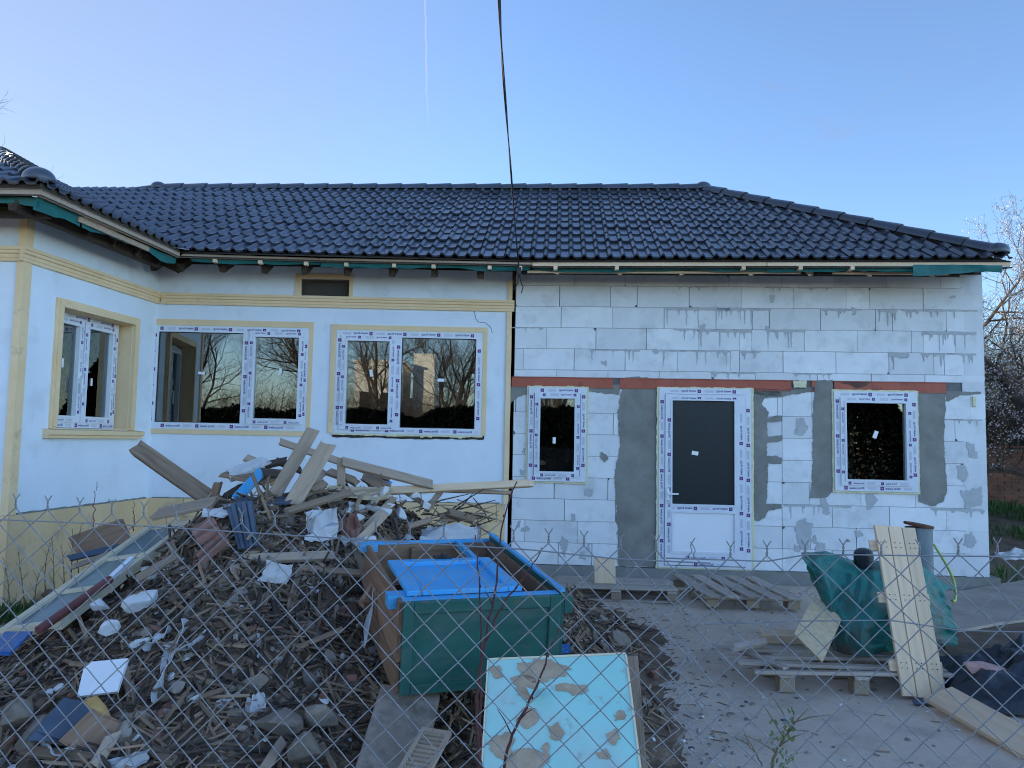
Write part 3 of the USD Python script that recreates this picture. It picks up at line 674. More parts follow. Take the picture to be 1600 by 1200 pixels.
def dome(P, r, parent=roof, sc=(1, 1, .8)):
    m = trimesh.creation.icosphere(subdivisions=3, radius=r); m.vertices[:, 2] = np.maximum(m.vertices[:, 2], -.03); m.apply_scale(sc); m.apply_translation(P); obj('ridge_end', m, 'tile', parent, smooth=True)
R3L, R3R = np.array([*RL, ZR]), np.array([*RRt, ZR])
cap_run(R3R, R3L)
CR3 = np.array([*CORNER_R, ZE+.04])
cap_run(CR3+(R3R-CR3)*.03, R3R, .40)
dome(CR3+(R3R-CR3)*.035+[0, 0, .01], .125); dome(R3R+[0, 0, .02], .13); dome(R3L+[0, 0, .02], .125)
for A_, B_ in ((R3L, R3R), (CR3+(R3R-CR3)*.05, R3R), (np.array([*px_z(100, 322, ZR-.38), ZR-.38]), R3L)): obj('ridge_mortar', tube([A_, (A_+B_)/2, B_], .075, 8), 'deck', roof)
hl3 = np.array([*px_z(100, 322, ZR-.38), ZR-.38])
cap_run(hl3, R3L, .40)
# hidden slopes that close the roof
cl = np.array([[*CORNER_R, ZE-.02], [*RRt, ZR-.03], [*(RRt+np.array([2.3, 3.0])), ZE-.02], [*RL, ZR-.03], [*(RL+np.array([.4, 4.2])), ZE-.02], [-12, 12.6, ZE], [-12, 9, ZE]])
obj('roof_slope', trimesh.Trimesh(cl, np.array([[0, 2, 1], [1, 2, 4], [1, 4, 3], [3, 4, 5]]), process=False), 'tile', house)
def strip(P, Q, z0, z1, t, off=0.0):
    """Board standing on edge along plan line P-Q."""
    P, Q = np.asarray(P, float), np.asarray(Q, float); d = unit(np.append(Q-P, 0)); n = np.array([d[1], -d[0], 0]); L = np.linalg.norm(Q-P)
    b = bevel_box(L, t, z1-z0, .003); b.apply_transform(frame(np.array([*(P+Q)/2, (z0+z1)/2])+n*off, d, np.cross([0, 0, 1], d), [0, 0, 1])); return b
# ---- wing roof: right-hand slope (seen along its surface) and front slope
wdir = unit(np.append(WV-WC, 0)); wn = np.array([-wdir[1], wdir[0], 0])  # wn points into the wing (to the left)
wup = unit(wn+np.array([0, 0, TANW])); wz = np.cross(wdir, wup)
wlen = np.linalg.norm(WV-WC)
wroof = obj('wing_roof', trimesh.Trimesh(np.array([[*WC, WZ-.03], [*(WV+wdir[:2]*3.2), WZ-.03], [*(WV+wdir[:2]*3.2+wn[:2]*3.2), WZ-.03+3.2*TANW], [*(WC+wdir[:2]*3.2+wn[:2]*3.2), WZ-.03+3.2*TANW], [WC[0]-6.4, WC[1]-.02, WZ-.03]]),
      np.array([[0, 1, 2], [0, 2, 3], [0, 3, 4]]), process=False), 'deck', house)
wh = vplane(WC, WC+wdir[:2]+wn[:2], WV+wn[:2]*.5)
wv = vplane(WV, WV+np.array([-2.4, 2.45]), WC+wn[:2]*.5)
wt = []
for i in range(-1, 20):
    for r in range(9):
        M = frame(np.array([*WC, WZ+.005])+wdir*(i*TW)+wup*(r*TL), wdir, wup, wz)
        c = clip(TILE, M, [wh, (wv[0]+wv[1]*-.06, wv[1])])
        if c is not None and len(c.faces) > 2: wt.append((np.linalg.norm(c.vertices.mean(0)-CAM), c))
fdir = np.array([1.0, .004, 0]); fup = unit(np.array([0, 1.0, TANW])); fz = np.cross(fdir, fup)
wf = vplane(WC, WC+np.array([-1., 1.]), WC+np.array([-2., .2]))
for i in range(1, 9):
    for r in range(8):
        M = frame(np.array([*WC, WZ+.005])-fdir*(i*TW-.1)+fup*(r*TL), fdir, fup, fz); c = clip(TILE, M, [wf])
        if c is not None and len(c.faces) > 2: wt.append((np.linalg.norm(c.vertices.mean(0)-CAM), c))
for d, c in sorted(wt, key=lambda t: t[0]): obj('tile', c, 'tile', wroof, smooth=40)
WC3 = np.array([*WC, WZ+.05]); whd = np.array([wdir[0]+wn[0], wdir[1]+wn[1], TANW])
cap_run(WC3+whd*.12-[0, 0, .02], WC3+whd*3.1-[0, 0, .02], .36, .125, .10, wroof, .0)
dome(WC3+whd*.13-[0, 0, .01], .13, wroof)
obj('eave_filler', strip(WC+wdir[:2]*.02+wn[:2]*.03, WV+wn[:2]*.03, WZ-.03, WZ+.036, .012), 'dark_wood', wroof)
obj('eave_filler', strip(WC+[-5.5, .04], WC+[-.03, .04], WZ-.03, WZ+.03, .012), 'dark_wood', wroof)
# valley flashing
vf = [np.array([*(WV+np.array([-.0, -.0])), ZE+.012]), np.array([*(WV+np.array([-.62, .62])), ZE+.012+.37])]
sh = unit(vf[1]-vf[0]); sd_ = unit(np.cross(sh, [0, 0, 1]))
obj('valley_flashing', thick(trimesh.Trimesh(np.array([vf[0]+sd_*.13-[0, .10, .0], vf[0]-sd_*.10-[0, .06, .0], vf[1]-sd_*.12, vf[1]+sd_*.12]), np.array([[0, 2, 1], [0, 3, 2]]), process=False), .003), 'metal_flash', roof)

# ---- eaves
for a, b in zip(eave[:-1], eave[1:]):
    d = unit(b-a); obj('fascia_board', strip(a+d*.001, b-d*.004, ZE-.066, ZE-.022, .024, -.03), 'pine_new' if a[0] > 0 else 'pine_grey', house)
def wline(W, s): return W.pt(s, 0)[:2]
# soffit closing the eaves
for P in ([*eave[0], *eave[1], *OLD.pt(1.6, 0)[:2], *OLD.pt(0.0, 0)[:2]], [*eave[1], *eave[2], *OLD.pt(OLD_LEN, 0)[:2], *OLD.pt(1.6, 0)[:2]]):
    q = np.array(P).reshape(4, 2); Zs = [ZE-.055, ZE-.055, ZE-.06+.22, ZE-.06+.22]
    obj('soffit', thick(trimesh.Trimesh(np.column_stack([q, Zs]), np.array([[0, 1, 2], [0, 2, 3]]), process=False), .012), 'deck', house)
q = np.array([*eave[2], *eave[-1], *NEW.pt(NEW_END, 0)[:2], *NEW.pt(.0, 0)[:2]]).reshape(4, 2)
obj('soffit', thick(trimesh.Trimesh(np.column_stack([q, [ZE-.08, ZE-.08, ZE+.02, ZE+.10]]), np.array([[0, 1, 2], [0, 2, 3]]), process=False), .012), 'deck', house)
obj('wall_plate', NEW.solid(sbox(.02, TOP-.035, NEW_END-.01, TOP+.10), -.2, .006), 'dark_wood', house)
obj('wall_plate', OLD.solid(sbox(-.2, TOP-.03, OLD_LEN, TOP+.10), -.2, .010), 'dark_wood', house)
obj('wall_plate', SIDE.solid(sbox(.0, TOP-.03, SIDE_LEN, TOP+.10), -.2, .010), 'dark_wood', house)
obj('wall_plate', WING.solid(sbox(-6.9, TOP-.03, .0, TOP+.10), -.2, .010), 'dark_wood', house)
er = np.random.default_rng(8)
def rafter(px, py, W, mat, w=.07, hgt=.11, zoff=0.0, out=.40, tail=.0):
    """Rafter tail from the wall out to near the eave edge."""
    s = W.at(px, py, .2)[0]; a = W.pt(s, ZE-.17+zoff, .40 if out is None else out); b = W.pt(s+er.uniform(-.04, .04), ZE-.17+zoff+.62*out, -.05)
    m = plank(np.linalg.norm(b-a), w, hgt, int(er.integers(9999)), .02); obj('rafter_tail', m, mat, house, M=along(a, b))
for px in (250, 290, 355, 420, 482, 547, 616, 681, 752): rafter(px, 412, OLD, 'dark_wood', .075, .10, .03, .36)
for px in (870, 966, 1060, 1165, 1255, 1345, 1440): rafter(px, 412, NEW, 'pine_new', .05, .045, .045, .45)
for s in (.35, .75, 1.15, 1.55, 1.9):
    a, b = SIDE.pt(s, ZE-.14, .38), SIDE.pt(s, ZE+.06, -.05); obj('rafter_tail', plank(np.linalg.norm(b-a), .075, .10, int(s*100), .02), 'dark_wood', house, M=along(a, b))
def batten_end(P, n, L=.10):
    m = bevel_box(.045, L, .04, .003); y = n; x = np.cross(y, [0, 0, 1]); m.apply_transform(frame(P, x, y, [0, 0, 1])); obj('batten_end', m, 'pine_new', house)
def on_eave(px, z):
    p = at_z(px, 412, z); return p
for px in (334, 405, 477, 540, 615, 677, 765, 813, 868, 964, 1162, 1251, 1332, 1452):
    e = None; rr = ray(px, 411)
    for a, b in zip(eave[:-1], eave[1:]):
        A = np.array([[rr[0], -(b-a)[0]], [rr[1], -(b-a)[1]]]); t, w = np.linalg.solve(A, a)
        if 0 <= w <= 1: e = a+(b-a)*w
    if e is not None: batten_end(np.array([*e, ZE-.09])+[0, .045, 0], np.array([0, 1.0, 0]), .06 if px < 800 else .10)
# long pale batten lying along the eave of the extension
a, b = eave[2]+[-.05, .10], eave[3]+[.4, .10]
obj('eave_batten', strip(a, b, ZE-.128, ZE-.10, .03), 'pine_new', house)
obj('eave_batten', strip(eave[3]+[.75, .08], eave[3]+[2.0, .02], ZE-.128, ZE-.10, .03), 'pine_new', house)
# green underlay hanging along the eaves
def hang(P, Q, z0, dz, seed, n=40, wav=.03, drop=.03):
    P, Q = np.asarray(P, float), np.asarray(Q, float); d = unit(np.append(Q-P, 0)); nn = np.array([d[1], -d[0], 0])
    def fn(u, v):
        p = np.column_stack([P[0]+(Q[0]-P[0])*u, P[1]+(Q[1]-P[1])*u, np.full_like(u, z0)]); L = np.linalg.norm(Q-P)
        k = meshkit.fbm(np.column_stack([u*L*2.2, np.full_like(u, seed), v*0]), 3, seed); j = meshkit.fbm(np.column_stack([u*L*5, v*2, np.full_like(u, seed+.5)]), 3, seed+3)
        p[:, 2] -= v*(dz+drop*(k-.5)*2); return p+nn*((j-.5)*wav+.01-v*.02)[:, None]
    obj('roof_membrane', thick(grid_mesh(n, 3, fn), .0015), 'membrane', house, smooth=40)
hang(eave[0]+[.1, .06], eave[1]+[0, .06], ZE-.07, .035, 1); hang(eave[1]+[.01, .06], eave[2]+[-.02, .06], ZE-.07, .040, 2, 60, .03, .035)
hang(eave[2]+[.02, .06], eave[3]+[0, .06], ZE-.07, .045, 3, 60); hang(eave[3]+[.01, .06], eave[4]+[-.55, .06], ZE-.07, .05, 4, 60, .03, .03); hang(eave[4]+[-1.05, .03], eave[4]+[-.12, -.02], ZE-.068, .09, 5, 30, .05, .05)
# wing eaves
obj('fascia_board', strip(WC+wdir[:2]*.01, WV-wdir[:2]*.02, ZE-.085, ZE-.022, .024, -.02), 'pine_grey', house)
obj('fascia_board', strip(WC+[-5.5, -.02], WC+[-.012, 0.0], ZE-.075, ZE-.022, .024, -.02), 'pine_grey', house)
hang(WC+wn[:2]*.07+wdir[:2]*.03, WC+wdir[:2]*.6+wn[:2]*.07, ZE-.075, .11, 6, 20, .05, .06); hang(WC+wdir[:2]*.62+wn[:2]*.07, WV+wn[:2]*.07, ZE-.085, .055, 7, 40, .05, .06)
hang(WC+[-3.0, .07], WC+[-.05, .07], ZE-.075, .075, 8, 50, .05, .05)
obj('fascia_board', strip(WC+wdir[:2]*.55+wn[:2]*.06, WC+wdir[:2]*1.65+wn[:2]*.06, ZE-.140, ZE-.088, .02), 'pine_grey', house)
for A_, B_, C_, D_ in ((WC, WV, _J, _C), (WC+np.array([-5.5, 0]), WC, _C, _C+np.array([-5.5, 0]))):
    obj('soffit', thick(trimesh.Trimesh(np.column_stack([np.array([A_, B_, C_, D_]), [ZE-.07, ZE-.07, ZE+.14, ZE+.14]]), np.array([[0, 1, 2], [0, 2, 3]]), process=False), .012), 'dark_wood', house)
for s in (.3, .75):
    m = plank(2.1 if s < .5 else 5.4, .10, .06, 5, .01)
obj('eave_beam', plank(2.15, .09, .09, 5, .01), 'dark_wood', house, M=along([*(WC+wn[:2]*.28+wdir[:2]*.05), ZE-.14], [*(WV+wn[:2]*.28), ZE-.14]))
obj('eave_beam', plank(5.4, .09, .09, 6, .01), 'dark_wood', house, M=along([*(WC+[-5.4, .3]), ZE-.14], [*(WC+[-.2, .3]), ZE-.14]))
# ---------------------------------------------------------------- ground
look('soil', (.14, .12, .10), (.23, .20, .165), 3.0, .95, .6, 40, coord='position', bdist=.02)
look('yard', (.56, .44, .335), (.70, .565, .445), 1.1, .92, .8, 26, coord='position', bdist=.016, spots=[((.36, .28, .21), 2.2, .48, .74), ((.72, .61, .50), 4.2, .60, .82), ((.27, .215, .165), 13, .64, .80)])
look('path_concrete', (.33, .27, .215), (.46, .385, .315), 1.4, .9, .5, 30, coord='position', bdist=.008, spots=[((.26, .225, .19), 2.2, .5, .8)])
look('earth', (.11, .074, .050), (.23, .165, .115), 5.0, .97, .8, 45, coord='position', bdist=.02, spots=[((.26, .22, .18), 7, .58, .8)])
look('grass_blade', (.03, .075, .012), (.07, .15, .03), 9, .7, .1, vary=.3)
look('asphalt', (.05, .05, .052), (.08, .08, .082), 3, .9, .4, 60, coord='position')
def gz(x, y): return .03*(meshkit.fbm(np.stack([x*.5, y*.5, x*0], -1), 3, 4)-.5)
far = trimesh.Trimesh(np.array([[-400, -400, -.06], [400, -400, -.06], [400, 500, -.06], [-400, 500, -.06]], float), np.array([[0, 1, 2], [0, 2, 3]]), process=False)
look('field', (.09, .085, .05), (.17, .15, .095), .4, .95, .3, 4, coord='position')
obj('ground', far, 'field', kind='structure')
def yf(u, v):
    x, y = -9+u*19, -.5+v*10.5
    return np.stack([x, y, gz(x, y)+.008*(meshkit.fbm(np.stack([x*6, y*6, x*0], -1), 3, 9)-.5)], -1)
obj('yard', grid_mesh(190, 105, yf), 'yard', kind='structure', smooth=True)
obj('road', bx(-60, -9, -.05, 60, -3.2, -.02), 'asphalt', kind='structure')
# raised path along the extension at the right, and the bare bed in front of it
pth = Polygon([at_z(*p, .06)[:2] for p in ((1445, 934), (1600, 905), (1800, 880), (1800, 975), (1600, 967), (1486, 985), (1455, 975))])
obj('path', (lambda m: (m.apply_translation([0, 0, -.06]), m)[1])(extrude(jagged(pth, .05, .08, 3, 4), .12)), 'path_concrete', kind='structure')
bed = Polygon([at_z(*p, .03)[:2] for p in ((1462, 984), (1600, 966), (1800, 974), (1800, 1100), (1600, 1085), (1500, 1062))])
obj('soil_bed', (lambda m: (m.apply_translation([0, 0, -.05]), m)[1])(extrude(jagged(bed, .06, .06, 5, 5), .085)), 'earth', kind='structure')
# grassy rise with earth behind the corner of the house
def rise(u, v):
    x, y = 5.55+u*6.5, 8.0+v*9; z = .02+.50*np.clip((y-9.2)/4.0, 0, 1)+.10*(meshkit.fbm(np.stack([x*1.5, y*1.5, x*0], -1), 3, 6)-.5); return np.stack([x, y, z], -1)
obj('back_garden', grid_mesh(60, 80, rise), 'earth', kind='structure', smooth=True)

def blades(pts, h, seed, mat='grass_blade', w=.006):
    """Grass: many bent blades, one mesh."""
    r = np.random.default_rng(seed); n = len(pts); a = r.uniform(0, 2*math.pi, n); hh = h*r.uniform(.5, 1.2, n); ln = hh*r.uniform(.2, .9, n); b = r.uniform(0, 2*math.pi, n)
    d = np.stack([np.cos(a), np.sin(a), 0*a], 1); l = np.stack([np.cos(b), np.sin(b), 0*b], 1); up = np.array([0, 0, 1.0]); W_ = w*r.uniform(.6, 1.4, n)
    p0, p1 = pts-d*W_[:, None], pts+d*W_[:, None]; q = pts+l*(ln*.35)[:, None]+up*(hh*.62)[:, None]; q0, q1 = q-d*(W_*.7)[:, None], q+d*(W_*.7)[:, None]; t = pts+l*ln[:, None]+up*hh[:, None]
    V = np.stack([p0, p1, q0, q1, t], 1).reshape(-1, 3); o = np.arange(n)[:, None]*5
    return trimesh.Trimesh(V, np.vstack([o+[0, 1, 3], o+[0, 3, 2], o+[2, 3, 4]]), process=False)
gr = np.random.default_rng(21)
u, v = gr.uniform(0, 1, 16000), gr.uniform(.12, .95, 16000); P = rise(u, v); k = meshkit.fbm(P*[.9, .9, 0]+[3, 1, 0], 3, 12); P = P[(k > .43)]
obj('grass', blades(P, .16, 22, w=.008), 'grass_blade', kind='stuff', label='short green grass on the rise behind the house corner', category='grass')
c = at_z(32, 962, .05); P = np.column_stack([c[0]+gr.normal(0, .22, 700), c[1]+gr.normal(0, .12, 700), np.full(700, .02)])
obj('grass', blades(P, .14, 23), 'grass_blade', kind='stuff', label='tuft of green grass at left between plinth stones and old window frame', category='grass')

# ---------------------------------------------------------------- trees
look('bark', (.05, .037, .028), (.115, .088, .068), 9, .95, .6, 50, bdist=.02)
look('blossom', (.48, .43, .41), (.72, .67, .65), 3, .8, .05, vary=.08)
look('leaf_bud', (.10, .16, .04), (.18, .24, .08), 5, .7, .1)
look('old_brick', (.12, .052, .032), (.24, .10, .06), 5, .95, .5, 50, coord='position', vary=.22, bdist=.01, spots=[((.20, .17, .14), 6, .58, .8)])
look('brick_mortar', (.13, .115, .10), (.19, .17, .15), 8, .95, .5, 50, coord='position')
def grow(seed, trunk=(0, 0, 0), H=6.0, r0=.14, levels=5, spread=.75, nb=(5, 5, 4, 4, 3), lean=(0, 0), up=.25, first=.25, twist=.35, lenf=.62):
    """Branch polylines of a bare tree: list of (points, radii, level)."""
    r = np.random.default_rng(seed); out = []
    def branch(p, d, L, rad, lv):
        n = max(3, int(5-lv*.6)) if lv else 8; pts = [p]; q = p.copy(); dd = d.copy()
        for i in range(n):
            dd = unit(dd+r.normal(0, twist/ n**.5, 3)+np.array([0, 0, up*.3 if lv else .1])); q = q+dd*L/n; pts.append(q.copy())
        pts = np.array(pts); rr = np.linspace(rad, rad*(.35 if lv < levels-1 else .4), n+1); out.append((pts, rr, lv))
        if lv >= levels-1: return
        k = nb[lv]
        for j in range(k):
            f = (first if lv == 0 else .2)+(1-(first if lv == 0 else .2))*(j+r.uniform(.2, 1))/k; i = min(int(f*n), n-1); b = pts[i]+(pts[i+1]-pts[i])*(f*n-i)
            t = unit(pts[i+1]-pts[i]); a = unit(np.cross(t, r.normal(size=3))); s = r.uniform(.6, 1.15)*spread
            branch(b, unit(t*math.cos(s)+a*math.sin(s)+np.array([0, 0, up])), L*lenf*r.uniform(.7, 1.15)*(1.15-.5*f), max(rad*(1-.6*f)*.55, .0035), lv+1)
    branch(np.array(trunk, float), unit([lean[0], lean[1], 1.0]), H, r0, 0); return out
def tree_meshes(br_):
    return tube(br_[0][0], br_[0][1], 9), cat([tube(p, r, 6 if l < 2 else 4 if l < 3 else 3, cap=False) for p, r, l in br_[1:]])
def make_tree(name, br_, parent_M=None, **tags):
    t = thing(name, M=parent_M, **tags); a, b = tree_meshes(br_); obj('trunk', a, 'bark', t, smooth=True); obj('crown', b, 'bark', t, kind='stuff'); return t
# blossoming tree at the right, behind the house corner
look('petal_twig', (.075, .052, .036), (.17, .12, .085), 9, .95, .4, 50)
tb = grow(31, (0, 0, 0), 3.6, .15, 5, 1.05, (12, 8, 6, 5, 4), up=.06, first=.08, lenf=.70, twist=.55)
T = np.array([8.6, 12.2, .45])
bt = thing('blossoming_tree', M=frame(T, [1, 0, 0], [0, 1, 0], [0, 0, 1]), label='bare-twigged tree full of white blossom beside the right corner of the house', category='tree')
a, b = tree_meshes(tb); obj('trunk', a, 'bark', bt, smooth=True); obj('crown', b, 'petal_twig', bt, kind='stuff')
rb = np.random.default_rng(32); pts = np.vstack([p[0]+(p[-1]-p[0])*rb.random((4, 1)) for p, r, l in tb if l >= 3]); pts = pts[rb.random(len(pts)) < .8]; pts = pts[(pts[:, 0] < .9) | (rb.random(len(pts)) < .25)]
r_, n_ = rb, len(pts)*2; c = np.repeat(pts, 2, 0)+rb.normal(0, .035, (n_, 3)); s_ = rb.uniform(.007, .017, (n_, 1)); nn = lambda v: v/np.linalg.norm(v, axis=1, keepdims=True)
X = nn(rb.normal(size=(n_, 3))); Y = nn(np.cross(X, rb.normal(size=(n_, 3)))); Z = np.cross(X, Y)
V = np.stack([c, c+X*s_+Z*s_*.4, c+Y*s_+Z*s_*.4, c-X*s_+Z*s_*.4, c-Y*s_+Z*s_*.4], 1).reshape(-1, 3); o = np.arange(n_)[:, None]*5
obj('blossoms', trimesh.Trimesh(V, np.vstack([o+[0, 1, 2], o+[0, 2, 3], o+[0, 3, 4], o+[0, 4, 1]]), process=False), 'blossom', bt, kind='stuff')
print('blossom tris', len(V)//5*4, 'crown', len(b.faces))
def thicket(n, seed, x0, x1, y0, y1, z0, h, fat=1.0):
    r = np.random.default_rng(seed); ms = []
    for _ in range(n):
        p = np.array([r.uniform(x0, x1), r.uniform(y0, y1), z0]); pts = [p]; d = unit([r.normal(0, .35), r.normal(0, .2), 1])
        L = h*r.uniform(.5, 1)
        for i in range(5): d = unit(d+r.normal(0, .22, 3)); p = p+d*L/5; pts.append(p)
        ms.append(tube(pts, np.linspace(.008, .002, 6)*fat, 3, cap=False))
        for _ in range(5):
            i = r.integers(1, 5); q = pts[i]; e = unit(r.normal(0, 1, 3)+[0, 0, .8]); ms.append(tube([q, q+e*L*.18, q+unit(e+r.normal(0, .3, 3))*L*.34], np.array([.004, .003, .0015])*fat, 3, cap=False))
    return cat(ms)
obj('hedge', thicket(1500, 41, 6.4, 14, 14.7, 17.0, .5, 4.6, 1.3), 'bark', kind='stuff', label='dense dark bare scrub behind the blossoming tree', category='scrub')
# old brick wall under the tree, built of single bricks
bw = thing('brick_wall', label='ruined dark red brick wall under the blossoming tree', category='wall')
BW = Wall((6.2, 14.2), (1, .02))
obj('mortar_core', BW.solid(sbox(-.6, .2, 4.5, 1.60), -.3, -.006), 'brick_mortar', bw)
rbw = np.random.default_rng(43)
for i in range(18):
    z = .40+i*.068; s = 1.9+(.13 if i % 2 else 0)
    while s < 4.4:
        if not (z > 1.5 and rbw.random() < .3): obj('brick', BW.solid(sbox(s, z, s+.245, z+.058), -.02, rbw.uniform(-.002, .010)), 'old_brick', bw)
        s += .257
rt = [BW.solid(sbox(1.6+k*.2, 1.61, 1.78+k*.2, 1.65), -.35, .06+.02*(k % 2)) for k in range(15)]
for m in rt: obj('coping_tile', m, 'old_brick', bw)
# bare trees seen over the roofs
far_tree = make_tree('bare_tree', grow(51, (0, 0, 0), 5.6, .13, 5, .85, (12, 8, 6, 5, 3), first=.14, twist=.45), frame(np.array([-12.3, 15.4, 0]), [1.13, 0, 0], [0, 1.13, 0], [0, 0, 1.13]), label='bare tree behind the wing at the left edge, only twigs reaching in', category='tree')
_s = (9.25+.2)/max(p[:, 2].max() for p, r, l in grow(51, (0, 0, 0), 5.6, .13, 5, .85, (12, 8, 6, 5, 3), first=.14, twist=.45))
copy_of(far_tree, 'bare_tree', frame(np.array([-.9, 22.5, -.2]), [.0, _s, 0], [-_s, 0, 0], [0, 0, _s]), label='bare tree behind the house, twig tips just above the ridge', category='tree')
# trees and a white building across the road, seen in the panes
spots = [(-14, -19, 1.3, 20), (-9.0, -22, 1.35, 80), (-5.4, -19, 1.2, 140), (-1.6, -23, 1.3, 200), (1.7, -20, 1.15, 260), (6, -24, 1.35, 320), (-10.8, -31, 1.4, 50), (-3.4, -39, 1.5, 110), (.9, -32, 1.4, 290)]
for i, (x, y, s, a) in enumerate(spots):
    c_, s_ = math.cos(math.radians(a))*s, math.sin(math.radians(a))*s
    copy_of(far_tree, 'bare_tree', frame(np.array([x, y, 0]), [c_, s_, 0], [-s_, c_, 0], [0, 0, s]), label='bare tree across the road, mirrored dark in the window panes', category='tree', group='bare trees across the road')
obj('hedge', thicket(2600, 44, -13, 4, -20, -15, 0, 4.6, 1.5), 'bark', kind='stuff', label='bare hedge across the road, mirrored low in the window panes', category='hedge')
nb_ = thing('neighbour_house', label='sunlit white building across the road, mirrored in the third window', category='house')
look('lime', (.74, .70, .62), (.80, .77, .70), 2, .85, .1, coord='position')
obj('wall', bx(-8.2, -36, 0, -5.2, -30, 6.3), 'lime', nb_); obj('wall', bx(-4.6, -36, 0, -3.2, -30.8, 7.0), 'lime', nb_)
obj('wall', bx(-5.19, -36, 0, -4.61, -31.5, 4.2), 'lime', nb_)
obj('parapet', bx(-8.3, -36.1, 6.3, -5.1, -29.9, 6.42), 'lime', nb_)
for x in (-7.9, -6.5):
    f = obj('window', bx(x, -30.02, 3.2, x+.9, -29.97, 4.5), 'pvc', nb_); obj('pane', bx(x+.06, -29.97, 3.26, x+.84, -29.96, 4.44), 'door_glass', f)

look('conifer', (.002, .004, .004), (.005, .008, .006), 4, 1.0, .05, spec=.05, vary=.2)
def evergreen(seed, h, w):
    r = np.random.default_rng(seed); n = 24000; t = r.random(n)**.7; a = r.uniform(0, 2*math.pi, n); rad = w*(1-t)**.8*r.uniform(.55, 1.0, n)+.05; p = np.stack([rad*np.cos(a), rad*np.sin(a), .15+t*h], 1)
    d = np.stack([np.cos(a), np.sin(a), -.3+0*a], 1)+r.normal(0, .4, (n, 3)); d /= np.linalg.norm(d, axis=1, keepdims=True); s = np.cross(d, r.normal(size=(n, 3))); s /= np.linalg.norm(s, axis=1, keepdims=True); L = r.uniform(.10, .22, (n, 1))
    V = np.stack([p-s*L*.3, p+s*L*.3, p+d*L], 1).reshape(-1, 3); return trimesh.Trimesh(V, np.arange(n*3).reshape(-1, 3), process=False)
ev = thing('evergreen_tree', M=TRS((9.5, -8.5, 0)), label='dense dark evergreen across the road, mirrored in the square window, nearest of three', category='tree'); obj('trunk', tube([[0, 0, 0], [0, 0, 2], [0, 0, 3.6]], [.18, .13, .03], 8), 'bark', ev); obj('crown', evergreen(3, 4.1, 2.3), 'conifer', ev, kind='stuff')
copy_of(ev, 'evergreen_tree', TRS((13.2, -9.5, 0), 0, 0, 70, 1.1), label='dense dark evergreen across the road, farthest right of three', category='tree'); copy_of(ev, 'evergreen_tree', TRS((6.4, -11.5, 0), 0, 0, 150, .85), label='dense dark evergreen across the road, smallest of three', category='tree')

def leaf_hedge(n, seed, x0, x1, y0, y1, h):
    r = np.random.default_rng(seed); p = np.stack([r.uniform(x0, x1, n), r.uniform(y0, y1, n), h*r.random(n)**.8], 1); p[:, 2] *= .8+.4*meshkit.fbm(np.stack([p[:, 0]*.8, p[:, 1]*0, p[:, 0]*0], 1), 3, seed)
    d = r.normal(size=(n, 3)); d /= np.linalg.norm(d, axis=1, keepdims=True); s = np.cross(d, r.normal(size=(n, 3))); s /= np.linalg.norm(s, axis=1, keepdims=True); L = r.uniform(.07, .15, (n, 1))
    return trimesh.Trimesh(np.stack([p-s*L*.5, p+s*L*.5, p+d*L], 1).reshape(-1, 3), np.arange(n*3).reshape(-1, 3), process=False)
obj('hedge', leaf_hedge(52000, 46, -11, 5, -9.4, -8.4, 2.5), 'conifer', kind='stuff', label='low dark evergreen hedge across the road, mirrored lowest in the panes', category='hedge')
# ---------------------------------------------------------------- rubble heap
look('blue_paint', (.055, .36, .70), (.085, .43, .78), 3, .55, .25, 30, spots=[((.22, .34, .44), 5, .50, .76), ((.14, .11, .09), 13, .62, .74)])
look('green_paint', (.014, .080, .064), (.026, .125, .098), 2.5, .45, .15, 25, stretch=(1, 1, 2), spots=[((.07, .12, .105), 3.5, .46, .72), ((.12, .10, .075), 9, .60, .74)])
look('turquoise', (.31, .62, .56), (.37, .69, .62), 2.0, .5, .1, 25, spots=[((.44, .52, .48), 2.2, .44, .72), ((.34, .29, .23), 9, .60, .74)])
look('fibre', (.36, .255, .165), (.52, .40, .275), 14, .95, .8, 60, bdist=.01)
look('raw_brown', (.22, .125, .072), (.36, .215, .13), 3, .85, .4, 40, stretch=(.6, 9, 9), vary=.15)
look('rag', (.42, .42, .42), (.58, .58, .58), 6, .85, .4, 20, bdist=.01, spots=[((.30, .28, .26), 6, .6, .85)])
look('plaster_lump', (.50, .49, .47), (.70, .69, .67), 7, .95, .5, 30, vary=.12, bdist=.01, spots=[((.25, .21, .17), 9, .55, .8)])
look('stone', (.18, .14, .108), (.32, .26, .205), 6, .95, .6, 30, vary=.25, bdist=.01, spots=[((.09, .075, .062), 8, .5, .8)])
look('brick_red', (.19, .085, .06), (.29, .145, .105), 6, .95, .5, 40, vary=.2, spots=[((.22, .17, .14), 7, .58, .8)])
look('weed_stick', (.30, .235, .165), (.46, .37, .26), 5, .9, .2)
look('marble', (.70, .71, .73), (.78, .79, .80), 5, .4, .1, 30, spots=[((.40, .42, .45), 14, .66, .8)])
look('slate_sheet', (.05, .07, .10), (.09, .12, .16), 4, .6, .2, 30, vary=.1)
look('orange_foam', (.42, .24, .07), (.55, .36, .14), 14, .95, .8, 40, bdist=.01)
look('chipboard', (.45, .33, .19), (.58, .45, .28), 30, .85, .3, 60)
look('cream_paint', (.66, .56, .38), (.78, .67, .48), 4, .6, .2, 30, spots=[((.30, .25, .19), 6, .62, .8)])
look('dull_glass', (.085, .15, .18), (.13, .21, .24), 2, .22, .1, 10, spec=.6)
look('red_pipe', (.13, .04, .035), (.20, .065, .055), 5, .5, .2)
look('black_plastic', (.008, .010, .015), (.016, .020, .028), 4, .32, .6, 14, bdist=.03, spec=.6)
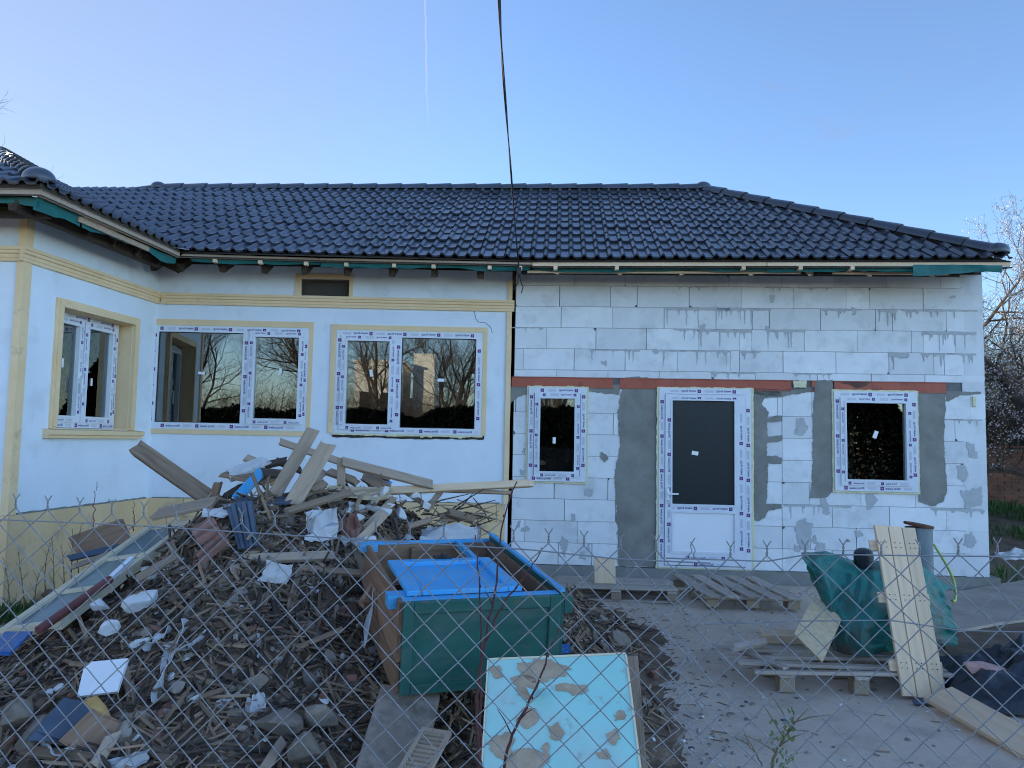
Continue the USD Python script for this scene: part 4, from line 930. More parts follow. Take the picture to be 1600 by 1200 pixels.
look('blue_plastic', (.02, .10, .30), (.04, .16, .42), 5, .35, .4, 15, bdist=.02)
def hf(x, y):
    g = lambda cx, cy, sx, sy, a, p=1.0: a*np.exp(-(np.abs((x-cx)/sx)**2+np.abs((y-cy)/sy)**2)**p)
    z = g(-1.70, 5.7, 1.15, 1.25, 1.04, 1.15)+g(-.75, 6.3, .95, .85, .40)+g(-2.0, 4.1, .8, .75, .13)+g(.1, 5.9, .8, 1.5, .14)+g(-1.0, 4.2, .9, .7, .16)+g(.45, 4.6, .38, 1.3, .10)+g(.35, 6.7, .5, 1.1, .10)+g(-3.0, 4.2, .6, .7, .07)
    P = np.stack([x*2.2, y*2.2, x*0], -1); z = z*(1+.28*(meshkit.fbm(P, 4, 61)-.5))
    m = np.clip(z/.12, 0, 1); z = z+m*(.16*(meshkit.fbm(P*2.2, 4, 62)-.5)+.05*(meshkit.fbm(P*8, 3, 63)-.5))
    return z-.03
def heap(u, v):
    x, y = -4.38+u*5.9, 2.6+v*5.9; return np.stack([x, y, hf(x, y)], -1)
look('heap_earth', (.100, .064, .041), (.235, .155, .10), 6.0, .97, .9, 40, coord='position', bdist=.03, spots=[((.34, .26, .19), 9, .58, .8)])
look('scrap_wood', (.14, .092, .058), (.38, .262, .172), 3.0, .9, .5, 50, stretch=(.5, 10, 10), vary=.35, bdist=.006)
look('heap_stone', (.18, .14, .11), (.36, .30, .245), 6, .95, .6, 30, vary=.3, bdist=.01)
obj('rubble_heap', grid_mesh(230, 230, heap), 'heap_earth', smooth=True, kind='stuff', label='heap of dark earth and demolition rubble in front of the white wall', category='rubble heap')
def onheap(x, y): return np.array([x, y, float(hf(np.array(x), np.array(y)))])
_ts = np.arange(2.6, 9, .012)
def px_heap(px, py):
    """Where the view through a pixel meets the heap or the yard."""
    d = ray(px, py); q = CAM+d*(_ts/d[1])[:, None]; k = np.nonzero(q[:, 2] < np.maximum(hf(q[:, 0], q[:, 1]), 0.0))[0]
    return q[k[0]] if len(k) else q[-1]
# fine debris that nobody could count
def scatter_positions(n, seed, thr=.05):
    r = np.random.default_rng(seed); x, y = r.uniform(-4.3, 1.45, n*3), r.uniform(2.7, 7.9, n*3); z = hf(x, y); k = z > thr-.03+r.uniform(0, .05, n*3); k &= r.random(n*3) < .25+np.clip(z, 0, .8); x, y, z = x[k][:n], y[k][:n], z[k][:n]; return np.stack([x, y, z], 1)
def quat_from(M):
    return trimesh.transformations.quaternion_from_matrix(M)
def heap_normal(p):
    e = .06; x, y = p[:, 0], p[:, 1]; return np.stack([-(hf(x+e, y)-hf(x-e, y))/(2*e), -(hf(x, y+e)-hf(x, y-e))/(2*e), np.ones(len(x))], 1)
pi = UsdGeom.PointInstancer.Define(stage, '/World/rubble_debris'); tag(pi, label='splinters, chips, pebbles and flakes strewn all over the rubble heap', category='debris', kind='stuff')
protos = [('splinter', plank(.15, .009, .005, 1, .02, n=2), 'scrap_wood'), ('splinter', plank(.24, .014, .007, 2, .03, n=2), 'scrap_wood'), ('splinter', plank(.10, .010, .006, 3, .01, n=2), 'scrap_wood'), ('stick', tube([[-.12, 0, 0], [-.03, .012, .01], [.05, -.006, .004], [.12, .01, 0]], [.005, .006, .005, .002], 5), 'bark'),
          ('pebble', rock((.028, .022, .016), 5, 1), 'heap_stone'), ('lump', rock((.05, .04, .03), 6, 1), 'heap_stone'), ('flake', rock((.024, .020, .008), 7, 1), 'plaster_lump'), ('clod', rock((.035, .04, .022), 8, 2, .5), 'heap_earth'), ('straw', tube([[-.05, 0, 0], [0, .004, .006], [.05, 0, 0]], .0018, 3), 'scrap_wood'), ('brick_chip', rock((.03, .025, .018), 9, 1), 'brick_red')]
rel = []
for nme, m, mt in protos: rel.append(obj(nme, m, mt, pi).GetPath())
pi.CreatePrototypesRel().SetTargets(rel)
pos = scatter_positions(15000, 70); nr = heap_normal(pos); r7 = np.random.default_rng(71)
idx = r7.choice(len(protos), len(pos), p=[.19, .13, .16, .14, .07, .02, .04, .06, .17, .02]); Q = []
for i in range(len(pos)):
    z = unit(nr[i]+r7.normal(0, .35, 3)); x = unit(np.cross(z, r7.normal(size=3))); y = np.cross(z, x); M = np.eye(4); M[:3, 0], M[:3, 1], M[:3, 2] = x, y, z; Q.append(quat_from(M))
Q = np.array(Q); pos = pos+nr/np.linalg.norm(nr, axis=1, keepdims=True)*r7.uniform(-.004, .02, (len(pos), 1))
pi.CreatePositionsAttr(Vt.Vec3fArray.FromNumpy(pos.astype(np.float32))); pi.CreateProtoIndicesAttr(Vt.IntArray.FromNumpy(idx.astype(np.int32)))
pi.CreateOrientationsAttr(Vt.QuathArray([Gf.Quath(float(q[0]), float(q[1]), float(q[2]), float(q[3])) for q in Q])); sc = r7.uniform(.55, 1.5, (len(pos), 1))*np.ones((1, 3)); pi.CreateScalesAttr(Vt.Vec3fArray.FromNumpy(sc.astype(np.float32)))

# pieces one can pick out, alike among themselves
def lay(p, ang, tilt=0.0, roll=0.0, lift=.0):
    """Frame on the heap at p: x at the plan angle, sloping with the heap."""
    n = unit(heap_normal(np.array([p]))[0]); x = np.array([math.cos(ang), math.sin(ang), 0]); x = unit(x-n*(x@n)); y = np.cross(n, x); M = frame(p+n*lift, x, y, n); return M @ trimesh.transformations.euler_matrix(roll, tilt, 0)
r8 = np.random.default_rng(80)
def strew(n, seed, fn, name, group, label, category, thr=.10):
    p = scatter_positions(n, seed, thr); r = np.random.default_rng(seed+1)
    for i in range(len(p)):
        m, mt, lift = fn(r, i); obj(name, m, mt, M=lay(p[i], r.uniform(0, 2*math.pi), r.normal(0, .22), r.normal(0, .5), lift), group=group, label=label, category=category)
strew(190, 81, lambda r, i: (plank(r.uniform(.16, .5), r.uniform(.012, .05), r.uniform(.008, .018), 300+i, .03, n=3), ('scrap_wood', 'old_wood', 'dark_wood', 'scrap_wood', 'scrap_wood')[int(r.integers(5))], r.uniform(.005, .03)), 'wood_scrap', 'wood scraps on the heap', 'splintered grey-brown wood scrap lying on the rubble heap', 'wood scrap')
strew(60, 83, lambda r, i: (tube(np.cumsum(np.vstack([[0, 0, 0], np.column_stack([np.full(6, r.uniform(.06, .13)), r.normal(0, .018, 6), r.normal(0, .014, 6)])]), 0)-[.25, 0, 0], np.linspace(r.uniform(.008, .02), .005, 7), 6), ('bark', 'scrap_wood')[i % 2], .012), 'branch', 'bare sticks on the heap', 'bare crooked stick lying on the rubble heap', 'stick')
strew(44, 85, lambda r, i: (rock(r.uniform(.03, .075)*np.array([1.2, .9, .65]), 400+i, 2), ('heap_stone', 'stone', 'heap_stone', 'heap_stone')[int(r.integers(4))], .005), 'stone', 'stones in the heap', 'rough grey lump of stone or mortar in the rubble heap', 'stone')
strew(26, 87, lambda r, i: (rock(r.uniform(.03, .06)*np.array([1.3, 1, .5]), 500+i, 2), 'plaster_lump', .012), 'plaster_chunk', 'white plaster chunks in the heap', 'whitish broken chunk of plaster on the rubble heap', 'plaster')
strew(12, 89, lambda r, i: (rock([.085, .05, .034], 600+i, 2, .2), 'brick_red', .012), 'brick', 'broken red bricks in the heap', 'broken red brick lying in the rubble heap', 'brick')

# pieces with a look of their own, placed where they lie
def at(px, py, y): return at_y(px, py, min(y, px_heap(px, py)[1]-.015))
def bar(name, a, b, w, t, mat, seed, label, category='board', up=(0, -.6, 1), jag=.03, bow=0.0):
    a, b = at(*a), at(*b); return obj(name, plank(np.linalg.norm(b-a), w, t, seed, jag, bow), mat, M=along(a, b, up), label=label, category=category)
bar('beam', (214, 700, 6.15), (345, 792, 5.9), .125, .07, 'old_wood', 1, 'thick weathered beam slanting up to the left from the heap, against the white wall', 'beam', (.35, -1, .4))
bar('post_stub', (341, 754, 5.85), (328, 800, 5.85), .055, .055, 'raw_brown', 2, 'short broken post standing beside the foot of the slanting beam', 'post', (0, -1, 0))
bar('board', (488, 674, 5.75), (428, 775, 5.55), .095, .025, 'pine_grey', 3, 'narrow grey board standing highest on the heap, pointing up right', up=(.5, -1, .2))
bar('board', (514, 692, 5.7), (456, 788, 5.5), .115, .03, 'pine_grey', 4, 'wider pale board standing just right of the highest board', up=(.5, -1, .2))
bar('lath', (440, 691, 6.2), (606, 746, 6.1), .055, .03, 'pine_grey', 5, 'thin lath crossing behind the two standing boards', 'lath', (0, -1, .5))
bar('plank', (537, 722, 5.9), (674, 757, 6.0), .075, .03, 'pine_grey', 6, 'squared plank sloping down right from a short upright, in front of white wall', 'plank', (0, -1, .7))
bar('post_stub', (533, 719, 5.92), (533, 772, 5.9), .06, .03, 'pine_grey', 7, 'short upright under the left end of the sloping plank', 'post', (0, -1, 0))
bar('plank', (592, 768, 5.95), (832, 755, 6.15), .06, .04, 'pine_new', 8, 'long pale plank reaching far right from the heap past the house corner', 'plank', (0, -1, .5))
bar('lath', (628, 764, 6.05), (797, 770, 6.2), .03, .022, 'pine_grey', 9, 'long grey lath just under the long pale plank', 'lath', (0, -1, .5))
bar('board', (371, 777, 5.7), (408, 738, 5.75), .075, .02, 'blue_paint', 10, 'bright blue painted board end near the top of the heap', up=(.4, -1, .4))
bar('board', (242, 804, 5.6), (338, 784, 5.6), .13, .03, 'pine_grey', 11, 'pale worn board lying level at the left shoulder of the heap', up=(0, -.5, 1))
bar('board', (352, 738, 5.95), (424, 752, 5.8), .16, .03, 'old_wood', 12, 'dark broken board jutting left at the heap top with plaster on it', up=(.1, -.3, 1))
bar('board', (404, 738, 5.8), (448, 742, 5.75), .10, .025, 'dark_wood', 13, 'dark board end beside the yellow scrap at the heap top', up=(.2, -.6, 1))
bar('board', (520, 778, 5.75), (470, 790, 5.6), .10, .02, 'dark_wood', 14, 'dark board lying under the standing boards', up=(.2, -.7, 1))
bar('board', (446, 800, 5.4), (545, 770, 5.6), .06, .025, 'old_wood', 15, 'grey stick-like board crossing below the standing boards', up=(.2, -.7, 1))
bar('board', (374, 866, 5.05), (344, 922, 4.8), .075, .02, 'old_wood', 16, 'grey board standing on edge below the blue-grey sheet', up=(.5, -1, .3))
bar('board', (380, 874, 4.95), (520, 868, 5.05), .07, .03, 'pine_grey', 17, 'pale weathered board lying level across the middle of the heap', up=(0, -.8, 1))
bar('board', (470, 888, 4.9), (590, 898, 5.0), .05, .025, 'old_wood', 18, 'grey split board lying just below the pale level board', up=(0, -.8, 1))
bar('board', (546, 830, 5.4), (582, 932, 4.8), .06, .03, 'old_wood', 19, 'long grey stick slanting down toward the left side of the cabinet', up=(.6, -1, .6))
bar('board', (560, 836, 5.6), (616, 778, 5.85), .05, .015, 'pine_grey', 20, 'thin pale slat slanting up right beside the reddish scrap', up=(.3, -1, .5))
bar('lath', (636, 770, 6.0), (664, 788, 5.95), .04, .03, 'old_wood', 21, 'short brace under the long pale plank, slanting right', 'lath', (0, -1, .2))
bar('lath', (668, 796, 5.9), (690, 766, 6.1), .045, .03, 'old_wood', 22, 'short brace under the long pale plank, slanting left', 'lath', (0, -1, .2))
bar('log', (570, 945, 4.5), (587, 915, 4.7), .07, .06, 'raw_brown', 23, 'short brown log end wedged at the left of the cabinet', 'log', (.5, -1, .3))
bar('board', (165, 1130, 3.75), (272, 1190, 3.5), .05, .02, 'old_wood', 24, 'dark stick slanting down right near the bottom edge left of centre', up=(0, -.6, 1))
bar('board', (150, 1196, 3.5), (176, 1150, 3.6), .055, .04, 'pine_grey', 25, 'pale round-edged stick at the bottom edge beside the brown board', up=(.4, -1, .4))
bar('board', (33, 1172, 3.62), (150, 1186, 3.6), .045, .03, 'old_wood', 26, 'grey stick lying level at the bottom left corner', up=(0, -.8, 1))
bar('board', (410, 1205, 3.45), (440, 1160, 3.6), .045, .02, 'pine_grey', 27, 'yellowish slat poking up at the bottom edge below the big stone', up=(.4, -1, .4))
bar('board', (126, 1168, 3.58), (172, 1122, 3.72), .19, .02, 'raw_brown', 28, 'flat brown board lying below the orange foam', up=(.3, -1, .8))
bar('board', (82, 1158, 3.60), (132, 1096, 3.85), .22, .012, 'slate_sheet', 29, 'flat blue-grey sheet lying left of the brown board', 'sheet', (.4, -1, .8)) if False else None
a, b = at(84, 1156, 3.60), at(130, 1100, 3.85); obj('sheet', plank(np.linalg.norm(b-a), .2, .012, 29, .03), 'slate_sheet', M=along(a, b, (.3, -1, .9)), label='flat blue-grey sheet lying left of the brown board at bottom left', category='sheet')
a, b = at(38, 1168, 3.6), at(68, 1128, 3.75); obj('pipe_piece', tube([a, (a+b)/2, b], .042, 14), 'stone', smooth=40, label='short grey-green pipe piece at the bottom left corner', category='pipe')
A_ = [at_y(*q) for q in ((352, 788, 5.35), (394, 782, 5.35), (404, 852, 5.05), (372, 858, 5.02))]
ms_ = []
for k in range(5):
    f0, f1 = k/5, (k+.82)/5; q = np.array([A_[0]+(A_[1]-A_[0])*f0, A_[0]+(A_[1]-A_[0])*f1, A_[3]+(A_[2]-A_[3])*f1, A_[3]+(A_[2]-A_[3])*f0]); ms_.append(thick(trimesh.Trimesh(q+np.array([0, -.012*(k % 2), 0]), np.array([[0, 2, 1], [0, 3, 2]]), process=False), .006))
q = np.array(A_)+[0, .012, 0]; ms_.append(thick(trimesh.Trimesh(q, np.array([[0, 2, 1], [0, 3, 2]]), process=False), .004))
obj('ribbed_sheet', cat(ms_), 'slate_sheet', label='ribbed blue-grey sheet standing in the middle of the upper heap', category='sheet')
obj('sheet', plank(.40, .10, .02, 31, .02), 'slate_sheet', M=along(at(372, 784, 5.5), at(452, 782, 5.5), (0, -.4, 1)), label='level blue-grey strip lying over the ribbed sheet', category='sheet')
for a_, b_, w_, t_, mt_, sd_, lb_, up_ in (
  ((360, 742, 5.9), (418, 722, 6.05), .15, .05, 'plaster_lump', 201, 'plaster-crusted board end at the very top left of the heap', (.1, -.4, 1)),
  ((386, 716, 6.1), (420, 730, 6.0), .07, .03, 'pine_grey', 202, 'pale splintered board tip above the plaster-crusted one', (.1, -.6, 1)),
  ((410, 728, 6.0), (446, 720, 6.05), .08, .03, 'dark_wood', 203, 'dark board lying behind the two standing boards', (0, -.5, 1)),
  ((432, 720, 6.05), (470, 735, 6.0), .06, .03, 'dark_wood', 204, 'dark board dipping right behind the highest board', (0, -.5, 1)),
  ((478, 760, 5.8), (506, 736, 6.0), .07, .02, 'old_wood', 205, 'grey board leaning behind the wider standing board', (.3, -.8, .5)),
  ((464, 786, 5.6), (510, 752, 5.8), .06, .025, 'old_wood', 206, 'lower grey board crossing behind the wider standing board', (.3, -.8, .5)),
  ((516, 738, 6.0), (556, 752, 5.95), .07, .03, 'old_wood', 207, 'grey board under the left end of the sloping plank', (0, -.6, .8)),
  ((568, 742, 6.1), (604, 764, 6.0), .10, .025, 'old_wood', 208, 'brown-grey board wedge under the middle of the sloping plank', (0, -.7, .7)),
  ((404, 790, 5.6), (452, 806, 5.45), .07, .02, 'dark_wood', 209, 'dark board below the level blue-grey strip', (0, -.6, 1)),
  ((352, 776, 5.75), (378, 760, 5.8), .05, .03, 'dark_wood', 210, 'short dark board beside the bright blue board end', (.2, -.8, .6)),
  ((600, 806, 5.5), (560, 845, 5.2), .05, .02, 'pine_grey', 211, 'pale stick below the white plaster lumps', (.4, -1, .5)),
  ((640, 822, 5.6), (672, 812, 5.7), .04, .02, 'old_wood', 212, 'short stick between plaster lumps and white sack', (0, -.8, .7)),
  ((700, 800, 5.9), (738, 812, 5.9), .06, .04, 'old_wood', 213, 'dark stub beside the brick pier scraps right of the heap top', (0, -.8, .7)),
  ((690, 812, 5.9), (752, 806, 6.0), .05, .02, 'old_wood', 214, 'thin dark board lying toward the house corner', (0, -.8, .7)),
  ((214, 905, 4.7), (270, 872, 4.95), .05, .03, 'old_wood', 215, 'brown stick slanting beside the small white lump', (.3, -.9, .5)),
  ((420, 930, 4.7), (360, 980, 4.4), .05, .02, 'old_wood', 216, 'grey slat slanting down left from the heap middle', (.4, -.9, .5)),
  ((350, 905, 4.8), (336, 960, 4.5), .06, .02, 'old_wood', 217, 'grey slat standing on edge left of the heap middle', (.6, -.9, .3)),
  ((430, 940, 4.6), (436, 990, 4.4), .05, .02, 'dark_wood', 218, 'dark upright slat in the heap middle', (.8, -.9, .3)),
  ((470, 1010, 4.3), (530, 985, 4.4), .03, .015, 'old_wood', 219, 'thin slat across the right half of the heap', (.2, -.9, .5)),
  ((205, 1090, 3.95), (195, 1045, 4.1), .04, .015, 'old_wood', 220, 'thin brown slat right of the white slab', (.8, -.9, .4))):
    bar('board', a_, b_, w_, t_, mt_, sd_, lb_, up=up_)
rz_ = np.random.default_rng(230)
for k in range(46):
    px_, py_ = rz_.uniform(655, 765), rz_.uniform(782, 832); q_ = at(px_, py_, 5.95); d_ = unit([rz_.normal(0, 1), rz_.normal(0, .5), rz_.uniform(-.1, .7)]); l_ = rz_.uniform(.08, .22)
    obj('twig', tube([q_-d_*l_, q_+rz_.normal(0, .01, 3), q_+d_*l_], [.005, .006, .003], 5), ('bark', 'scrap_wood', 'weed_stick')[k % 3], group='twigs behind the cabinet', label='bare twig in the brushwood bundle behind the cabinet', category='twig')
for k in range(16):
    px_, py_ = ((545, 800), (585, 782), (610, 792), (628, 782), (500, 800), (640, 845), (655, 850), (560, 815), (600, 770), (575, 850), (590, 860), (625, 805), (490, 835), (545, 850), (665, 790), (648, 776))[k]
    obj('plaster_chunk', rock(rz_.uniform(.03, .075)*np.array([1.5, .8, .7]), 900+k, 2, .3), 'plaster_lump', M=TRS(at(px_, py_, 5.8)+[0, -.02, .01], rz_.uniform(-30, 30), rz_.uniform(-30, 30), rz_.uniform(0, 180)), smooth=30, group='white plaster lumps at the heap top', label='white broken plaster lump at the upper right of the heap', category='plaster')
# curved roof tiles, reddish
def pan_tile(L=.32, w=.2):
    m = thick(grid_mesh(6, 10, lambda u, v: np.stack([(u-.5)*L, (v-.5)*w, .028*np.cos((v-.5)*math.pi*3)], 1)), .014); return m
for lab, Q in (('broken reddish clay roof tile, upper of two left of the ribbed sheet', ((304, 828, 5.2), (338, 806, 5.3), (352, 832, 5.15), (318, 852, 5.05))), ('broken reddish clay roof tile, lower of two left of the ribbed sheet', ((312, 866, 5.0), (352, 828, 5.15), (364, 846, 5.05), (322, 882, 4.9)))):
    Q = [at_y(*q)+np.array([0, -.06, 0]) for q in Q]
    f_ = lambda u, v: (np.outer((1-u)*(1-v), Q[0])+np.outer(u*(1-v), Q[1])+np.outer(u*v, Q[2])+np.outer((1-u)*v, Q[3]))+np.outer(.022*np.abs(np.sin(v*math.pi*2)), [0, -.8, .6])
    obj('clay_tile', thick(grid_mesh(8, 16, f_), .012), 'brick_red', smooth=35, label=lab, category='roof tile')
# crumpled cloths, bags and paper
def crumple(w, h, amp, seed, n=14, t=.003, curl=0.0, torn=.12):
    def fn(u, v):
        a = np.stack([u*3, v*3, np.full_like(u, seed)], 1); edge = 1-torn*2*(meshkit.fbm(np.stack([u*4+v*3, v*4, u*0+seed+.5], 1), 2, seed)-.3)
        x, y = (u-.5)*w*edge, (v-.5)*h*edge; z = amp*2*(meshkit.fbm(a, 4, seed)-.5)+curl*((u-.5)**2)
        return np.stack([x+amp*.5*(meshkit.fbm(a+9, 3, seed+1)-.5), y, z], 1)
    return thick(grid_mesh(n, n, fn), t)
def cloth(px, py, y, w, h, amp, seed, mat, label, ang=0, facing=.6, category='cloth', name='rag', torn=.12):
    p = at(px, py, y); n = unit([0, -facing, 1]); x = unit([math.cos(math.radians(ang)), 0, math.sin(math.radians(ang))*facing]); x = unit(x-n*(x@n))
    return obj(name, crumple(w, h, amp, seed, torn=torn), mat, M=frame(p, x, np.cross(n, x), n), smooth=50, label=label, category=category)
cloth(340, 800, 5.3, .2, .09, .03, 3, 'rag', 'crumpled white paper beside the foot of the slanting beam', 25, .8)
cloth(503, 820, 5.2, .22, .24, .07, 4, 'rag', 'dirty white plastic bag in the middle of the upper heap', 10, 1.2)
cloth(432, 895, 4.75, .19, .14, .02, 5, 'plaster_lump', 'pale jagged slab of plaster leaning below the level board', -8, 1.6, 'slab', 'slab', .2)
cloth(702, 838, 5.75, .46, .22, .06, 6, 'rag', 'crumpled white sack lying behind the blue cabinet', 4, .7)
cloth(400, 1110, 3.85, .11, .17, .03, 7, 'rag', 'torn pale rag hanging low on the heap front', 10, 1.6, torn=.3)
cloth(347, 1098, 3.9, .10, .05, .012, 8, 'rag', 'small pale blue folded wrapper low on the heap', 50, 1.2, 'wrapper', 'wrapper')
cloth(200, 1190, 3.5, .17, .07, .03, 15, 'rag', 'crumpled white scrap at the bottom edge left', 20, 1.2)
cloth(560, 770, 5.8, .5, .22, .02, 16, 'chipboard', 'pale sheet of chipboard lying under the long pale plank', 3, .35, 'board', 'chipboard_sheet', .05)
cloth(548, 828, 5.3, .16, .24, .03, 17, 'brick_red', 'reddish-brown torn panel scrap in the upper heap right of the white bag', 20, 1.5, 'scrap', 'panel_scrap', .3)
cloth(435, 755, 5.72, .12, .06, .01, 18, 'orange_foam', 'small yellow-brown scrap under the heap top boards', 5, .9, 'scrap', 'panel_scrap')
cloth(595, 753, 6.2, .18, .08, .01, 19, 'blue_paint', 'small blue painted scrap behind the sloping plank', -30, 1.0, 'scrap', 'panel_scrap')
def ribbon(name, px, w, mat, seed, label, category='rag', turns=1.5, t=.004):
    q = np.array([at(*p) for p in px]); q[:, 1] -= .03; k = np.linspace(0, len(q)-1, 30); c = np.stack([np.interp(k, np.arange(len(q)), q[:, j]) for j in range(3)], 1); r = np.random.default_rng(seed)
    c += .012*(np.stack([meshkit.fbm(np.stack([k*1.1, k*0+seed, k*0+j], 1), 2, seed) for j in range(3)], 1)-.5)*2
    d = np.gradient(c, axis=0); d /= np.linalg.norm(d, axis=1, keepdims=True); up = np.array([0, -.8, .6]); a = np.cross(d, up); a /= np.linalg.norm(a, axis=1, keepdims=True); b = np.cross(a, d)
    ph = np.linspace(0, turns*math.pi, 30)+r.uniform(0, 1); W = w*(.55+.7*meshkit.fbm(np.stack([k*.9, k*0+seed+3, k*0], 1), 2, seed))*np.clip(np.minimum(k, k[-1]-k)*2+.35, 0, 1)
    cols = []
    for x in (-1, -.5, 0, .5, 1): cols.append(c+(a*np.cos(ph)[:, None]+b*(np.abs(np.sin(ph))*.8)[:, None])*(W*x/2)[:, None]+b*(.012*abs(x)+.010*(meshkit.fbm(np.stack([k*2, k*0+x, k*0+seed], 1), 2, seed)))[:, None])
    V = np.stack(cols, 1).reshape(-1, 3); i, j = np.meshgrid(np.arange(29), np.arange(4), indexing='ij'); o = (i*5+j).ravel()
    return obj(name, thick(trimesh.Trimesh(V, np.vstack([np.stack([o, o+5, o+6], 1), np.stack([o, o+6, o+1], 1)]), process=False), t), mat, smooth=50, label=label, category=category)
ribbon('rag', [(294, 964, 4.4), (290, 985, 4.35), (272, 1012, 4.3), (262, 1040, 4.2), (258, 1062, 4.1), (246, 1098, 4.0)], .075, 'rag', 9, 'long grey-white twisted rag hanging down the middle left of the heap')
ribbon('rag', [(268, 980, 4.4), (252, 995, 4.35), (232, 1016, 4.25)], .08, 'rag', 10, 'short grey-white rag lying left of the long twisted one')
ribbon('rag', [(326, 996, 4.4), (305, 1008, 4.35), (288, 1014, 4.3), (272, 1018, 4.25)], .06, 'rag', 11, 'grey-white rag curling right of the long twisted one', turns=.8)
ribbon('plastic_strip', [(58, 1150, 3.7), (72, 1158, 3.66), (84, 1168, 3.62), (104, 1172, 3.6), (136, 1172, 3.6)], .05, 'rag', 12, 'twisted pale plastic strip at the bottom left', 'plastic strip', 2.2)
ribbon('plastic_strip', [(590, 920, 4.5), (580, 950, 4.45), (574, 985, 4.35), (572, 1010, 4.3)], .03, 'rag', 13, 'thin pale strip hanging at the left foot of the cabinet', 'plastic strip', 1.2)
p = at(163, 1061, 3.95); n = unit([.05, -1.0, .75]); x = unit(np.array([1, .02, .12])-n*(np.array([1, .02, .12])@n))
ms = extrude(Polygon([(-.10, -.085), (.085, -.075), (.10, .09), (-.075, .085), (-.105, .05)]), .022); obj('marble_slab', ms, 'marble', M=frame(p, x, np.cross(n, x), n), label='square white speckled slab with a broken corner at lower left of the heap', category='slab')
obj('foam_lump', rock((.085, .035, .04), 91, 3, .7), 'orange_foam', M=TRS(at(156, 1108, 3.75), 0, 25, -15), smooth=True, label='lumpy orange foam strip below the white slab', category='foam')
for i, (px, py, y, s, lab) in enumerate(((432, 1128, 3.75, (.15, .10, .08), 'largest grey stone low in the middle of the heap'), (505, 1120, 3.8, (.10, .09, .08), 'round grey stone right of the largest stone'), (480, 1172, 3.55, (.12, .09, .07), 'grey stone at the bottom edge below the largest stone'), (30, 1120, 3.75, (.12, .08, .09), 'brownish stone at the left edge of the heap bottom'), (395, 1070, 4.0, (.09, .07, .06), 'pale brown stone above the largest stone'), (225, 940, 4.55, (.13, .06, .06), 'pale mortar lump on the left flank of the heap'), (168, 985, 4.3, (.08, .05, .05), 'whitish lump beside the old window frame'),
        (232, 893, 4.85, (.06, .05, .06), 'small white lump right of the old window frame'), (155, 945, 4.6, (.08, .04, .07), 'sharp white plaster piece beside the red pipe'), (590, 796, 5.7, (.11, .05, .06), 'white plaster lump, right of three at the upper heap'), (560, 792, 5.7, (.09, .05, .05), 'white plaster lump, middle of three at the upper heap'), (545, 800, 5.6, (.08, .05, .05), 'white plaster lump, left of three at the upper heap'), (565, 850, 5.2, (.14, .06, .09), 'white plaster slab left of the cabinet back'))):
    obj('stone' if 'stone' in lab else 'plaster_chunk', rock(s, 700+i, 3, .3), 'stone' if 'stone' in lab else 'plaster_lump', M=TRS(at(px, py, y), 10*i, 15, 40*i), smooth=35, label=lab, category='stone' if 'stone' in lab else 'plaster')
# old window frame lying on the left flank
A, B = at(12, 985, 4.75), at(236, 826, 6.1); A2, B2 = at(45, 1010, 4.45), at(262, 838, 5.85)
x = unit(B-A); yv = (A2-A)-x*((A2-A)@x); wv_ = np.linalg.norm(yv); yv = unit(yv); z = np.cross(x, yv); L = np.linalg.norm(B-A)
if z[2] < 0: z = -z
ow_ = thing('old_window_frame', M=np.vstack([np.column_stack([x, yv, np.cross(x, yv), A]), [0, 0, 0, 1]]), label='long old cream window sash with dull glass lying against the left of the heap', category='window frame')
for nm, q in (('stile', (-.02, -.035, L+.02, .025)), ('stile', (-.02, wv_-.025, L+.02, wv_+.03))):
    obj(nm, bx(q[0], q[1], -.025, q[2], q[3], .03), 'cream_paint', ow_)
for t in (0, .30, .62, .985): obj('crossbar', bx(t*L-.02, .0252, -.018, t*L+.02, wv_-.0252, .018), 'cream_paint', ow_)
for t0, t1 in ((0, .30), (.30, .62), (.62, .985)): obj('glass', bx(t0*L+.021, .0255, -.004, t1*L-.021, wv_-.0255, .002), 'dull_glass', ow_)
a, b = at(60, 985, 4.5), at(172, 905, 5.0); obj('red_pipe', tube([a, a+(b-a)*.5, b], .026, 12), 'red_pipe', smooth=40, label='dark red pipe lying beside the old window frame', category='pipe')
a, b = at(172, 905, 5.0), at(205, 874, 5.25); obj('pipe_piece', tube([a, a+(b-a)*.5, b], .024, 12), 'pvc', smooth=40, label='white pipe end joined to the dark red pipe', category='pipe')
# junk between the heap and the wing
bar('board', (118, 856, 6.4), (196, 828, 6.6), .22, .02, 'raw_brown', 34, 'brown board leaning on the plinth behind the old window frame', up=(.2, -1, .5))
bar('board', (110, 872, 6.2), (200, 852, 6.4), .05, .03, 'slate_sheet', 35, 'dark blue strip lying behind the old window frame', up=(.2, -1, .5))
bar('board', (115, 885, 6.1), (180, 862, 6.3), .04, .02, 'pine_grey', 36, 'thin grey strip lying in front of the leaning brown board', up=(.2, -1, .5))
for i, (px, py, s) in enumerate(((20, 935, .14), (55, 945, .12), (78, 930, .10), (5, 915, .09))): obj('stone', rock((s, s*.7, s*.6), 730+i, 3, .25), 'stone', M=TRS(at_z(px, py, .06), 0, 0, 50*i), smooth=35, label=['big grey stone at the left edge by the plinth', 'long grey stone right of the left-edge one', 'round grey stone under the weeds at left', 'smallest grey stone at the left edge, behind the others'][i], category='stone')
bar('blue_sheet', (-5, 1020, 4.3), (28, 990, 4.6), .14, .02, 'blue_plastic', 38, 'dark blue plastic under the near end of the old window frame', 'plastic', (.3, -1, .6))

